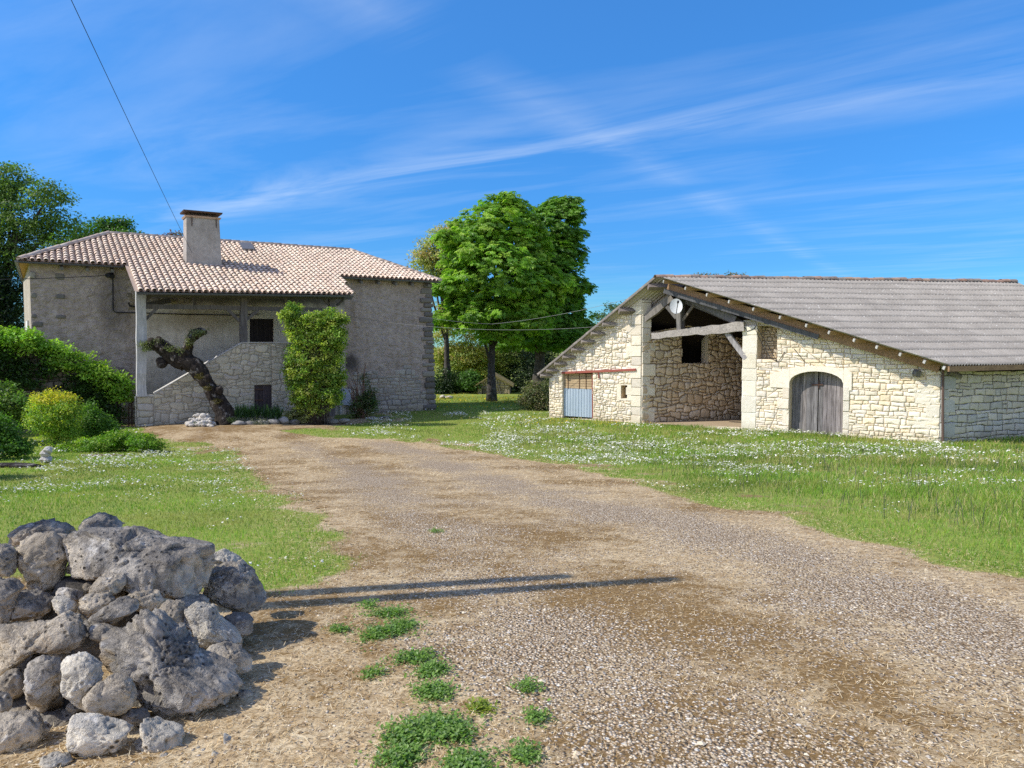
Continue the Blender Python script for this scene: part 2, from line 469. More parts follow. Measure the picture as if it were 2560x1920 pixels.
# ------------------------------------------------------------------ the farmhouse
H = Plane((-17.5, 27.7), (.851, .525))
ZB = -1.9                                            # walls run on down into the ground
house = thing('farmhouse', (*H.P(8, 0)[:2], -1.45), 'long rendered stone farmhouse with pink tiled hipped roof and timber porch', 'house')
ze = .5*(H.hit(309, 665, .4)[1]+H.hit(845, 689, .4)[1])
Q = 4.4
zr = .5*(H.hit(270, 585, -Q)[1]+H.hit(875, 628, -Q)[1])
kz = (zr-ze)/(Q+.4)
RO = H.P(0, zr, -Q)                                   # on the ridge line
SD = nrm(H.n*1.0+np.array([0, 0, -kz])); RN = nrm(np.cross(H.u, -SD)); RN = RN if RN[2] > 0 else -RN
def rh(px, py):
    p = ray_plane(px, py, RO, RN); return float(np.dot(p-RO, H.u)), float(np.dot(p-RO, SD))
def RP(u, s, h=0.0): return RO+H.u*u+SD*s+RN*h
R1, R2 = rh(270, 585), rh(875, 628); R1 = (R1[0], 0); R2 = (R2[0], 0)
se = (Q+.42)/nrm([1, kz])[0]
CL, CR = rh(46, 648), rh(1096, 701); CL = (CL[0], se); CR = (CR[0], se)
EL, ER = rh(309, 665), rh(843, 689); PL, PR = rh(341, 729), rh(881, 737)
roofpoly = [R1, R2, CR, (ER[0], se), PR, PL, (EL[0], se), CL]
UL, UR = 0.02, H.hit(1087, 1000)[0]
print('HOUSE ze %.2f zr %.2f k %.2f len %.2f' % (ze, zr, kz, UR), roofpoly)

TILEC = [(.72, .55, .42), (.75, .60, .47), (.70, .53, .40), (.76, .63, .49), (.74, .59, .45), (.70, .56, .45), (.78, .66, .52), (.66, .52, .41)]
def interval(poly, u):
    xs = []
    for i in range(len(poly)):
        (a, b), (c, d) = poly[i], poly[(i+1) % len(poly)]
        if (a > u) != (c > u): xs.append(b+(d-b)*(u-a)/(c-a))
    return (min(xs), max(xs)) if len(xs) > 1 else None
def tile_sheet(name, poly, Pf, parent, pitch=.212, ex=.34, seed=3):
    rs = random.Random(seed); V = []; Fq = []; C = []
    us = [p[0] for p in poly]; ncol = int((max(us)-min(us))/pitch); p0 = min(us)+.1
    def quadstrip(rows, col):
        k = len(V); m = len(rows[0])
        for r in rows: V.extend(r)
        for i in range(len(rows)-1):
            for j in range(m-1):
                Fq.append((k+i*m+j, k+i*m+j+1, k+(i+1)*m+j+1, k+(i+1)*m+j)); C.append(col)
    for i in range(ncol+1):
        u = p0+i*pitch; iv = interval(poly, u)
        if iv is None: continue
        s0, s1 = iv; j = 0
        # channel below
        k = len(V)
        iv2 = interval(poly, u+pitch/2) or iv
        quadstrip([[Pf(u-pitch/2, s0, .02), Pf(u, s0, 0.0), Pf(u+pitch/2, s0, .02)], [Pf(u-pitch/2, s1, .02), Pf(u, s1, 0.0), Pf(u+pitch/2, s1, .02)]], (.38, .29, .22))
        nrow = int(s1/ex)+1
        for j in range(-1, nrow+1):
            a = j*ex+rs.uniform(-.012, .012)+.02*math.sin(i*.7); b = a+ex+.05
            a = max(a, s0-.03); b = min(b, s1+rs.uniform(0, .03))
            if b-a < .06: continue
            r = .082+rs.uniform(-.004, .004); du = rs.uniform(-.008, .008); col = np.array(rs.choice(TILEC))*rs.uniform(.9, 1.08)
            rows = []
            for f in (0, 1):
                s = a+(b-a)*f; lift = .012+.036*f; rr = r*(.90+.12*f)
                rows.append([Pf(u+pitch/2+du-rr*math.cos(t), s, lift+rr*.95*math.sin(t)) for t in np.linspace(-.15, math.pi+.15, 8)])
            # the thickness of the tile at its lower end
            rows.append([Pf(u+pitch/2+du-(rr-.016)*math.cos(t), b-.004, lift+(rr-.016)*.95*math.sin(t)) for t in np.linspace(-.15, math.pi+.15, 8)])
            quadstrip(rows[:2], tuple(col)); quadstrip(rows[1:], tuple(col*.68))
    return np_mesh(name, V, [np.array(Fq)], M_TILE, parent, col=np.array(C), smooth=False)
roof = tile_sheet('roof', roofpoly, RP, house)
for p in roof.data.polygons: p.use_smooth = True
# hip ends and the back slope
def tri_frame(a, b, c):
    """a,b along the eave, c the top"""
    u = nrm(b-a); n = nrm(np.cross(u, c-a)); n = n if n[2] > 0 else -n; sd = np.cross(u, n); sd = sd if sd[2] < 0 else -sd
    return lambda U, s, h=0.0: a+u*U+sd*s+n*h, u, sd
BL, BR = H.P(CL[0], ze+.0, -2*Q-.4), H.P(CR[0], ze, -4.9)
back_off = lambda p: p
for (a, b, c) in ((BL, RP(*CL), RP(*R1)), (RP(*CR), BR, RP(*R2))):
    Pf, u, sd = tri_frame(np.array(a), np.array(b), np.array(c))
    top = np.array(c)-np.array(a); poly = [(0, 0), (float(np.linalg.norm(np.array(b)-a)), 0), (float(np.dot(top, u)), float(np.dot(top, sd)))]
    tile_sheet('roof', poly, Pf, house, seed=9)
mb = MB(); mb.cur = (.55, .36, .26); mb.poly([RP(*R2), RP(*R1), BL, BR]); mb.build('roof', M_TILE, house)
# ridge and hip caps
def caps(name, a, b, parent, r=.11, step=.38, sag=0.0):
    mb = MB(); a = np.array(a, float); b = np.array(b, float); L = np.linalg.norm(b-a); n = max(2, int(L/step)); ax = nrm(b-a)
    side = nrm(np.cross(ax, (0, 0, 1))); up = np.cross(side, ax)
    for i in range(n):
        c0 = a+(b-a)*(i/n); c1 = a+(b-a)*((i+1.12)/n); mb.cur = tuple(np.array(random.choice(TILEC))*random.uniform(.6, .9)); k = len(mb.v)
        j = up*random.uniform(-.008, .008)-up*sag*math.sin(math.pi*i/n)
        for c, rr in ((c0, r*.9), (c1, r*1.05)):
            for t in np.linspace(-.2, math.pi+.2, 9): mb.v.append(tuple(c+j+side*rr*math.cos(t)+up*rr*math.sin(t)*.9))
        mb.smooth = True
        for q in range(8): mb.face([k+q, k+q+1, k+9+q+1, k+9+q])
        mb.smooth = False; mb.face([k+9+q for q in range(9)])
    return mb.build(name, M_TILE, parent)
caps('ridge_capping', RP(*R1, .05), RP(*R2, .05), roof)
caps('hip_capping', RP(*CL, .05), RP(*R1, .06), roof); caps('hip_capping', RP(*R2, .06), RP(*CR, .05), roof)
# walls
M_WALL = mat_plaster('grey_roughcast', (.43, .355, .295), (.57, .48, .41), bump=.16, scale=4.2,
     stain=[(H.at(876, 908), .55, .6, (.04, .037, .034), .8), (H.at(285, 765), .7, 1.6, (.12, .11, .10), .5), (H.at(1010, 1010), 3.2, .7, (.16, .16, .17), .5)])
M_PORCH = mat_plaster('limewash', (.60, .54, .44), (.70, .64, .53), bump=.012,
     stain=[(H.at(500, 800), 2.6, .6, (.27, .23, .16), .55), (H.at(480, 740), 4.5, .5, (.12, .10, .085), .85), (H.at(760, 745), 4.5, .45, (.11, .095, .08), .9)])
M_ENDWALL = mat_plaster('cream_render', (.42, .37, .30), (.52, .46, .37), bump=.03)
zt = ze-.02
ua, ub = H.hit(350, 800)[0], H.hit(862, 800)[0]
doorP = [H.hit(624, 858), H.hit(684, 858), H.hit(684, 797), H.hit(624, 797)]
mb = MB(); panel(mb, H, [(UL, ZB), (ua, ZB), (ua, zt), (UL, zt)], 0); mb.build('front_wall', M_WALL, house)
mb = MB()
for p in differ([[(ua, ZB), (ub, ZB), (ub, zt+.0), (ua, zt+.0)]], doorP): panel(mb, H, p, 0)
jamb(mb, H, ccw(doorP), .25, (1, 1, 1)); mb.build('porch_wall', M_PORCH, house)
mb = MB(); r0, r1 = H.hit(1088, 1030), H.hit(1076, 705)
panel(mb, H, [(ub, ZB), (r0[0], ZB), (r0[0], r0[1]), (r1[0], zt), (ub, zt)], 0); mb.build('front_wall', M_WALL, house)
mb = MB()
e0 = H.P(UL, 0); w = e0-H.n*8.9-H.u*.35
mb.poly([(*w[:2], ZB), (*e0[:2], ZB), (*e0[:2], zt), (*w[:2], zt)]); mb.build('end_wall', M_ENDWALL, house)
mb = MB(); a = H.P(r0[0], 0); b = a-H.n*4.5
mb.poly([(*a[:2], ZB), (*b[:2], ZB), (*b[:2], zt), (*H.P(r1[0], 0)[:2], zt)]); mb.poly([(*b[:2], ZB), (*w[:2], ZB), (*w[:2], zt), (*b[:2], zt)]); mb.build('rear_wall', M_WALL, house)
# soffit boards under the eaves
mb = MB()
for (a, b, c, d) in ((RP(CL[0]+.03, se-.02, -.03), RP(CR[0]-.03, se-.02, -.03), RP(CR[0]-.5, se-.52, -.03), RP(CL[0]+.5, se-.52, -.03)),):
    mb.poly([a, b, c, d])
z1 = np.array([0, 0, -.04])
mb.poly([RP(*CL)+z1, BL+z1, BL+H.u*.62+z1*2+np.array([0, 0, .1]), RP(*CL)+H.u*.62+z1*2+np.array([0, 0, .1])])
mb.build('soffit', M_SOFFIT, house)
mb = MB(); u = UL+1
while u < UR:
    if not (EL[0] < u < ER[0]): mb = MB(); mb.beam(H.P(u, zt-.08, -.1), H.P(u, zt-.20, .36), .11, .12); mb.build('rafter_end', M_TIMBER, house)
    u += .82
# roof underside above the porch
mb = MB(); mb.cur = (.6, .5, .45); mb.poly([RP(EL[0]+.04, se-.4, -.06), RP(PL[0]+.04, PL[1]-.03, -.06), RP(PR[0]-.04, PR[1]-.03, -.06), RP(ER[0]-.04, se-.4, -.06)]); mb.build('porch_ceiling', M_PURLIN, house)
# gutters
def gutter(a, b, r=.065):
    mb = MB(); a = np.array(a); b = np.array(b); ax = nrm(b-a); side = nrm(np.cross(ax, (0, 0, 1))); k = 0
    for c in (a, b):
        for t in np.linspace(0, math.pi, 9): mb.v.append(tuple(c+side*r*math.cos(t)-np.array([0, 0, 1])*r*math.sin(t)))
    mb.smooth = True
    for q in range(8): mb.face([q, q+1, 9+q+1, 9+q])
    mb.smooth = False; mb.face(range(9)); mb.face(range(9, 18)); return mb.build('gutter', M_ZINC, house)
g = SD*.07+np.array([0, 0, -.01])
gutter(RP(*CL)+g, RP(EL[0], se)+g); gutter(RP(ER[0], se)+g, RP(*CR)+g); gutter(RP(*PL)+g, RP(*PR)+g, .075); gutter(RP(*CL)-H.u*.06, BL-H.u*.06)
# quoins
QP = [(.34, .325, .30), (.27, .255, .24), (.42, .40, .36), (.22, .21, .20)]
z = ZB+.5; i = 0; rs = random.Random(5)
def quoin(*a):
    mb = MB(); one_stone(mb, H, *a); mb.build('quoin', M_HOUSESTONE, house)
while z < zt-.25:
    hh = rs.uniform(.2, .34); ww = (.62 if i % 2 else .32)+rs.uniform(-.08, .12)
    if rs.random() < .8: quoin([(UL+.0, z+.02), (UL+ww*.6, z), (UL+ww*.6, z+hh-.05), (UL, z+hh-.03)], .006, .075, 0, QP, .14)
    if i % 2 == 0 and rs.random() < .8: quoin([(UL+.78, z), (UL+1.1, z), (UL+1.1, z+hh-.06), (UL+.78, z+hh-.06)], .01, .05, 0, QP, .16)
    z += hh+rs.uniform(.05, .2); i += 1
z = ZB+.3; i = 0
while z < zt-.1:
    hh = rs.uniform(.16, .30); ww = (.62 if i % 2 else .40)+rs.uniform(-.08, .1); f = (z-ZB)/(zt-ZB); ue = r0[0]+(r1[0]-r0[0])*f+.05+rs.uniform(-.03, .03)
    quoin([(ue-ww, z), (ue, z), (ue, z+hh-.02), (ue-ww, z+hh-.02)], .008, .10, 0, QP, .12)
    z += hh; i += 1
# exposed stonework, where the render has gone
HS = [(.56, .535, .50), (.64, .61, .56), (.48, .465, .44), (.58, .54, .47)]
bare = [H.hit(*p) for p in ((885, 925), (935, 930), (985, 940), (1003, 925), (1016, 908), (1035, 918), (1048, 952), (1066, 985), (1076, 1030), (1076, 1060), (880, 1060))]
mb = MB(); stones(mb, H, [H.hit(870, 1060), H.hit(1090, 1060), H.hit(1090, 900), H.hit(870, 900)], h=(.13, .24), w=(.16, .42), gap=.012, rise=.028, pal=HS, wav=.03, lean=.04, chamf=.2,
                  region=lambda a, b: bool(inside(bare, np.array([a]), np.array([b]))[0]), back=False, seed=4)
mb.build('bare_stonework', M_HOUSESTONE, house)
bare2 = [H.hit(*p) for p in ((318, 728), (470, 722), (470, 760), (365, 763), (352, 775), (325, 772))]
mb = MB(); stones(mb, H, [H.hit(318, 775), H.hit(480, 775), H.hit(480, 715), H.hit(318, 715)], h=(.10, .18), w=(.12, .3), gap=.014, rise=.025, pal=[(.36, .30, .21), (.42, .36, .26), (.30, .26, .2)], chamf=.22,
                  region=lambda a, b: bool(inside(bare2, np.array([a]), np.array([b]))[0]), back=False, seed=5)
mb.build('bare_stonework', M_HOUSESTONE, house)
mb = MB(); stones(mb, H, [H.hit(250, 1075), H.hit(345, 1075), H.hit(345, 990), H.hit(250, 990)], h=(.16, .28), w=(.2, .5), gap=.012, rise=.03, pal=HS, back=False, seed=6); mb.build('bare_stonework', M_HOUSESTONE, house)
# chimney (a solid standing on the roof plane)
cq = .55
c0 = rh(510, 668); U0 = c0[0]; base = RP(c0[0], c0[1]-.15)
S1 = np.dot(base-H.O, H.n)                            # n-offset of the chimney front
cl, cr = H.hit(467, 640, S1), H.hit(552, 640, S1); tl, tr = H.hit(467, 545, S1), H.hit(549, 545, S1)
mb = MB()
ztop = .5*(tl[1]+tr[1]); zl = base[2]-.5
b4 = [H.P(cl[0]-.03, zl, S1), H.P(cr[0]+.05, zl, S1), H.P(cr[0]+.05, zl, S1-.95), H.P(cl[0]-.03, zl, S1-.95)]
t4 = [H.P(tl[0], ztop, S1-.08), H.P(tr[0], ztop, S1-.08), H.P(tr[0], ztop, S1-.85), H.P(tl[0], ztop, S1-.85)]
mb.hexa(b4, t4); chim = mb.build('chimney', M_CEMENT, house)
mb = MB(); mb.cur = (.42, .28, .2); k = .07
ring = lambda zz, e: [H.P(tl[0]-e, zz, S1-.08+e), H.P(tr[0]+e, zz, S1-.08+e), H.P(tr[0]+e, zz, S1-.85-e), H.P(tl[0]-e, zz, S1-.85-e)]
mb.hexa(ring(ztop, .04), ring(ztop+.07, .07)); mb.build('chimney_collar', M_TILE, chim)
mb = MB()
for uu in (tl[0]+.12, tr[0]-.12):
    for oo in (S1-.15, S1-.78): mb.beam(H.P(uu, ztop+.05, oo), H.P(uu, ztop+.22, oo), .05, .05)
mb.cur = (.8, .55, .45); mb.hexa([p+np.array([0, 0, .02]) for p in ring(ztop+.19, .10)], ring(ztop+.27, .12)); mb.build('chimney_cap', M_IRON, chim)
for q_ in (tl[0]+.2, tr[0]-.12): mb = MB(); mb.beam(H.P(q_, ztop-.35, S1-.07), H.P(q_, ztop+.05, S1-.04), .04, .02); mb.build('iron_strap', M_IRON, chim)
if 0: (H.P(tr[0]-.12, ztop-.35, S1-.07), H.P(tr[0]-.12, ztop+.05, S1-.04), .04, .02); mb.build('iron_strap', M_IRON, chim)
# skylight
mb = MB(); q = [rh(597, 614), rh(627, 615), rh(636, 631), rh(607, 630)]
mb.hexa([RP(*p, .04) for p in q[::-1]], [RP(*p, .16) for p in q[::-1]]); sk = mb.build('skylight', M_ZINC, roof)
# porch posts, beams and braces  (plane offset p from the wall)
PO = 2.45
def pbeam(name, a, b, w, h, oa=PO, ob=None, mat=M_TIMBER, seg=1, wob=0.0, cur=(.75, .75, .8)):
    mb = MB(); mb.cur = cur; mb.beam(H.at(*a, oa), H.at(*b, ob if ob is not None else oa), w, h, up=H.n, seg=seg, wob=wob); return mb.build(name, mat, house)
pbeam('porch_post', (354, 991), (352, 728), .33, .33, mat=M_PALE, seg=9, wob=.02, cur=(.95, .95, .98))['label'] = 'pale peeling timber post at the porch corner'
pbeam('porch_post', (609, 858), (608, 735), .24, .24, PO-.1, mat=M_TIMBER, seg=5, wob=.012)
pbeam('porch_post', (829, 1040), (829, 735), .24, .24, PO-.1, mat=M_TIMBER, seg=5, wob=.012)
pbeam('porch_beam', (357, 766), (612, 770), .17, .17, PO-.1, seg=6, wob=.012); pbeam('porch_beam', (612, 771), (832, 774), .15, .16, PO-.1, seg=6, wob=.012)
pbeam('porch_plate', (344, 736), (878, 744), .16, .2, PO-.05, seg=8, wob=.01)
pbeam('cross_beam', (362, 764), (420, 752), .2, .2, PO-.15, 0.1, seg=3, wob=.01)
for a, b in (((392, 771), (359, 803)), ((391, 730), (359, 756)), ((568, 773), (603, 806)), ((646, 775), (614, 801)), ((634, 735), (611, 760)), ((801, 740), (829, 768)), ((592, 740), (606, 760))):
    pbeam('brace', a, b, .10, .11, PO-.1)
pbeam('short_strut', (715, 742), (715, 772), .1, .1, PO-.1); pbeam('short_strut', (487, 735), (487, 765), .11, .11, PO-1.2)
# stair, landing and their walls
SW = Plane(H.P(0, 0, 2.5), H.u); S = lambda px, py: SW.hit(px, py)
STP = [(.60, .565, .475), (.66, .625, .53), (.54, .51, .435), (.63, .60, .525), (.57, .54, .51)]
cel = [S(636, 1030), S(680, 1030), S(679, 962), S(636, 963)]
pier = [S(342, 1095), S(384, 1095), S(384, 991), S(342, 991)]
para = [S(384, 1095), S(740, 1095), S(740, 858), S(606, 858), S(384, 984)]
mb = MB(); stones(mb, SW, pier, h=(.18, .3), w=(.25, .5), gap=.006, rise=.02, pal=STP, mortar=(.33, .31, .27), seed=11)
stones(mb, SW, para, [cel], h=(.10, .26), w=(.13, .48), gap=.007, rise=.016, pal=STP, wav=.05, lean=.08, chamf=.24, split=.3, mortar=(.40, .375, .32), seed=12)
jamb(mb, SW, ccw(cel), .2, (.4, .38, .33))
# left face of the pier and the top of the parapet
a0, a1 = S(342, 1095), S(342, 991)
PF = Plane(SW.P(a0[0], 0, -.42), SW.n); stones(mb, PF, [(0, a0[1]), (.42, a0[1]), (.42, a1[1]), (0, a1[1])], h=(.25, .4), w=(.4, .6), gap=.005, rise=.01, pal=[(.6, .57, .5)], seed=13)
mb.build('stair_wall', mat_stone('stair_stone', (.95, .93, .86), .3), house)
mb = MB()
def cope(p, q, th=.05, dep=.34, out=.03):
    a, b = S(*p), S(*q); up = np.array([0, 0, th])
    A = [SW.P(*a, out), SW.P(*b, out), SW.P(*b, -dep), SW.P(*a, -dep)]; mb.hexa(A, [x+up for x in A])
cope((341, 991), (385, 991)); cope((386, 984), (605, 857), .03); cope((606, 857), (740, 857), .03)
mb.build('coping', mat_stone('cope_stone', (.60, .59, .56), .4), house)
for p in range(1): pass
mb = MB(); mb.cur = (.5, .48, .43)
la = S(606, 858); lb = S(840, 858)
mb.hexa([SW.P(la[0], ZB, -.34), SW.P(lb[0], ZB, -.34), SW.P(lb[0], ZB, -2.48), SW.P(la[0], ZB, -2.48)], [SW.P(la[0], la[1]-.75, -.34), SW.P(lb[0], la[1]-.75, -.34), SW.P(lb[0], la[1]-.75, -2.48), SW.P(la[0], la[1]-.75, -2.48)])
a = S(384, 1060); nst = 11
for i in range(nst):
    u0 = a[0]+(la[0]-a[0])*i/nst; u1 = a[0]+(la[0]-a[0])*(i+1)/nst-.004; zz = a[1]+.1+(la[1]-.8-a[1]-.1)*(i+1)/nst
    mb.hexa([SW.P(u0, ZB, -.34), SW.P(u1, ZB, -.34), SW.P(u1, ZB, -1.6), SW.P(u0, ZB, -1.6)], [SW.P(u0, zz, -.34), SW.P(u1, zz, -.34), SW.P(u1, zz, -1.6), SW.P(u0, zz, -1.6)])
mb.build('stair', M_HOUSESTONE, house)
# doors
def boards(mb, pl, poly, off, n, th=.03, gap=.006, cols=((1, 1, 1),), lowcut=None):
    us = [p[0] for p in poly]; u0, u1 = min(us), max(us)
    for i in range(n):
        a = u0+(u1-u0)*i/n+gap/2; b = u0+(u1-u0)*(i+1)/n-gap/2
        q = clip_convex([(a, -9), (b, -9), (b, 9), (a, 9)], ccw(poly))
        if q: c = random.choice(cols); pslab(mb, pl, q, off+random.uniform(-.004, .004), th, tuple(np.array(c)*random.uniform(.75, 1.15)))
mb = MB(); boards(mb, H, doorP, -.09, 5); dr = mb.build('door', M_DARKDOOR, house)
mb = MB(); f = [H.hit(612, 858), H.hit(693, 858), H.hit(693, 786), H.hit(612, 786)]
for p in differ([ccw(f)], doorP): pslab(mb, H, p, .022, .03)
mb.build('door_surround', mat_stone('door_stone', (.62, .57, .46), .1), house)
mb = MB(); boards(mb, SW, cel, -.06, 4, cols=((2.2, 2.2, 2.6),)); cd = mb.build('cellar_door', M_DARKDOOR, house)
for yy in (973, 1000): mb = MB(); mb.beam(SW.at(633, yy, -.035), SW.at(658, yy, -.035), .02, .05); mb.build('hinge', M_IRON, cd)
EWd = Plane(w, e0-w)                                   # the end wall, for its shutter
mb = MB(); L = np.linalg.norm((e0-w)[:2]); pslab(mb, EWd, [(L*.48, .9), (L*.72, .9), (L*.72, 2.6), (L*.48, 2.6)], .06, .05, (.85, .85, .85)); mb.build('shutter', mat_plain('white_paint', (.72, .70, .66), .6, 0, .15), house)
# cable, insulator, downpipe, meter box, tile hood, gate
mb = MB(); mb.tube([H.at(276, 688, .12), H.at(282, 700, .06), H.at(283, 776, .05), H.at(289, 781, .05), H.at(345, 782, .05), H.at(470, 786, .05), H.at(600, 788, .05), H.at(650, 785, .05)], .022, 6)
mb.tube([H.at(321, 756, .05), H.at(324, 765, .05), H.at(345, 767, .05)], .03, 6); mb.build('wall_cable', M_BLACK, house)
mb = MB(); mb.tube([H.at(270, 688, .02), H.at(270, 688, .2)], [.1, .07], 8); mb.tube([H.at(279, 684, .02), H.at(281, 692, .18)], [.07, .09], 8); mb.build('insulator', M_BLACK, house)
mb = MB(); mb.tube([H.at(861, 741, PO+.25), H.at(856, 752, PO-.1), H.at(842, 764, PO-.25)], .05, 8); mb.build('downpipe', M_ZINC, house)
mb = MB(); mb.tube([H.at(850, 865, .1), H.at(851, 1035, .1)], .045, 8); mb.build('downpipe', mat_plain('white_pipe', (.62, .62, .6), .5), house)
mb = MB(); pslab(mb, H, [H.hit(853, 1012), H.hit(874, 1012), H.hit(874, 972), H.hit(853, 972)], .14, .13); mb.build('meter_box', mat_plain('box_paint', (.5, .55, .62), .6), house)
mb = MB()
for i in range(3):
    pa = H.at(292+i*11, 921+i*3, .03); pb = H.at(296+i*11, 936+i*3, .32); mb.cur = (.20, .15, .13)
    mb.tube([pa, pb], [.09, .11], 10)
mb.build('tile_hood', M_TILE, house)
mb = MB(); go = 1.7
for x in (322, 330, 338): mb.tube([H.at(x, 1064, go), H.at(x, 1004+(340-x)*.3, go)], .02, 6)
mb.tube([H.at(321, 1010, go), H.at(343, 1001, go)], .022, 6); mb.tube([H.at(321, 1058, go), H.at(343, 1057, go)], .02, 6); mb.build('iron_gate', M_IRON, house)
# ------------------------------------------------------------------ the barn
BN = Plane((1.6, 32.5), (13.5-1.6, 23.9-32.5))        # gable: u from its left corner to the right
W_B = float(np.hypot(13.5-1.6, 23.9-32.5))
B = lambda px, py, off=0.0: BN.hit(px, py, off)
barn = thing('stone_barn', (*BN.P(W_B/2, 0)[:2], -1.46), 'low limestone barn with wide corrugated grey roof and an open bay', 'barn')
ZG = -2.0
OV = .82
A_ = BN.at(1637, 690, OV); D_ = BN.at(2372, 914, OV+.05); L_ = BN.at(1342, 936, .34); A2 = BN.at(1637, 691, .42)
def along(P0, az, px, py=None, z=None):
    d = np.array([math.sin(math.radians(az)), math.cos(math.radians(az))]); k = (px-1280)/F
    r = ray(px, 865); k = r[0]/r[1]
    t = (k*P0[1]-P0[0])/(d[0]-k*d[1]); X, Y = P0[0]+d[0]*t, P0[1]+d[1]*t
    if py is not None:
        rr = ray(px, py); z = CAM[2]+rr[2]*(Y/rr[1])
    return np.array([X, Y, z])
R_ = along(A_, 80, 2530, 703)
E_ = along(D_, 70, 2950, 903)
def corr(name, A, R, E, D, nw, rows, amp=.029, parent=barn, mat=M_CORR, seed=2, sag=.05):
    """sheet roof; A-R the ridge, D-E the eave"""
    rs = np.random.default_rng(seed); nu = nw*6+1; u = np.linspace(0, 1, nu); n = nrm(np.cross(R-A, D-A)); n = n if n[2] > 0 else -n
    V = []; Fq = []; C = []
    for r in range(rows):
        a, b = r/rows, min(1.0, (r+1.07)/rows); k = len(V)
        for j, v in enumerate(np.linspace(a, b, 4)):
            top = A+(R-A)*u[:, None]; bot = D+(E-D)*u[:, None]; P = top+(bot-top)*v
            fr = j/3.0
            wave = amp*np.cos(2*math.pi*u*nw)+.009*fr+sag*(np.sin(u*7+1)*.4+np.sin(u*3.1)*.6)*math.sin(v*3.1)*.6+.008*np.sin(u*23)
            V.extend(P+n*wave[:, None]); 
        sheet = rs.uniform(.93, 1.06, nw//5+2)
        for j in range(3):
            for i in range(nu-1):
                q = k+j*nu+i; Fq.append((q, q+1, q+1+nu, q+nu)); C.append(sheet[i//30])
        # lower edge of the sheet; its crests are darkened as painted overlap shade
        k2 = len(V); base = k+3*nu
        for i in range(nu): V.append(np.array(V[base+i])-n*.010)
        for i in range(nu-1): Fq.append((base+i, base+i+1, k2+i+1, k2+i)); C.append(.45 if math.cos(2*math.pi*(i+.5)/6) > .3 else .9)
    C = np.array(C)[:, None]*np.ones(3)
    return np_mesh(name, V, [np.array(Fq)], mat, parent, col=C, smooth=True)
roofR = corr('roof', A_, R_, E_, D_, 92, 14)
roofR['label'] = 'broad grey corrugated roof slope with pale lichen specks'
E2 = L_+(R_-A_)*np.array([1, 1, 1.0])
roofL = corr('roof', A2, R_, E2, L_, 92, 9, parent=barn, mat=M_ROOFSIDE, seed=3, sag=0)
mb = MB(); Z = lambda p, z: np.array([p[0], p[1], z])
mb.poly([R_, E_, E2]); mb.build('roof', M_CORR, barn)
# ridge capping of old tiles
mb = MB(); nR = 46; rs = random.Random(4); ax = nrm(R_-A_); side = nrm(np.cross(ax, (0, 0, 1))); upv = np.array([0, 0, 1.0])
for i in range(nR):
    c0 = A_+(R_-A_)*(i/nR); c1 = A_+(R_-A_)*((i+1.1)/nR); mb.cur = rs.choice([(.30, .17, .12), (.22, .14, .11), (.16, .13, .115), (.34, .22, .15), (.2, .18, .16)])
    j = upv*(rs.uniform(-.02, .025)-.01); k = len(mb.v)
    for c, r in ((c0, .13), (c1, .15)):
        for t in np.linspace(-.1, math.pi+.1, 7): mb.v.append(tuple(c+j+side*r*1.15*math.cos(t)+upv*(r*.75*math.sin(t)-.03)))
    for q in range(6): mb.face([k+q, k+q+1, k+8+q, k+7+q])
    mb.face([k+7+q for q in range(7)])
mb.build('ridge_capping', M_TILE, roofR)

# ---- gable masonry
base_l, base_r = ZG, ZG
arch = [B(1972, 1092), B(2106, 1092), B(2106, 957), B(2080, 943), B(2050, 937), B(2032, 935), B(2010, 938), B(1988, 946), B(1972, 957)]
ar_u0, ar_u1 = arch[0][0], arch[1][0]; zs = .5*(arch[2][1]+arch[8][1])
archo = [(ar_u0, ZG), (ar_u1, ZG), (ar_u1, zs)]+[((ar_u0+ar_u1)/2+(ar_u1-ar_u0)/2*math.cos(t), zs+.40*math.sin(t)) for t in np.linspace(.35, math.pi-.35, 9)]+[(ar_u0, zs)]
lint = [B(1926, 957), B(2130, 962), B(2128, 932), B(2080, 918), B(2035, 907), B(1990, 914), B(1926, 930)]
md = [B(1407, 1046), B(1483, 1048), B(1482, 932), B(1407, 933)]
slit = [B(1553, 996), B(1569, 996), B(1569, 963), B(1553, 963)]
slitS = [B(1543, 1000), B(1579, 1001), B(1579, 961), B(1543, 960)]
pl0 = B(1604, 900)[0]                                  # the left pier's outer edge
P1 = [(0, ZG), (pl0, ZG), (pl0, B(1604, 745)[1]), (pl0-.35, B(1590, 752)[1]), (0, B(1376, 926)[1])]
q1 = B(1580, 900)[0]
P1a = [(0, ZG), (q1, ZG), (q1, B(1580, 762)[1]), (0, B(1376, 926)[1])]
mb = MB()
stones(mb, BN, P1a, [md, slitS], h=(.08, .18), w=(.10, .28), wav=.035, gap=.007, rise=.04, chamf=.24, lean=.05, split=.2, mortar=(.56, .50, .40), seed=21)
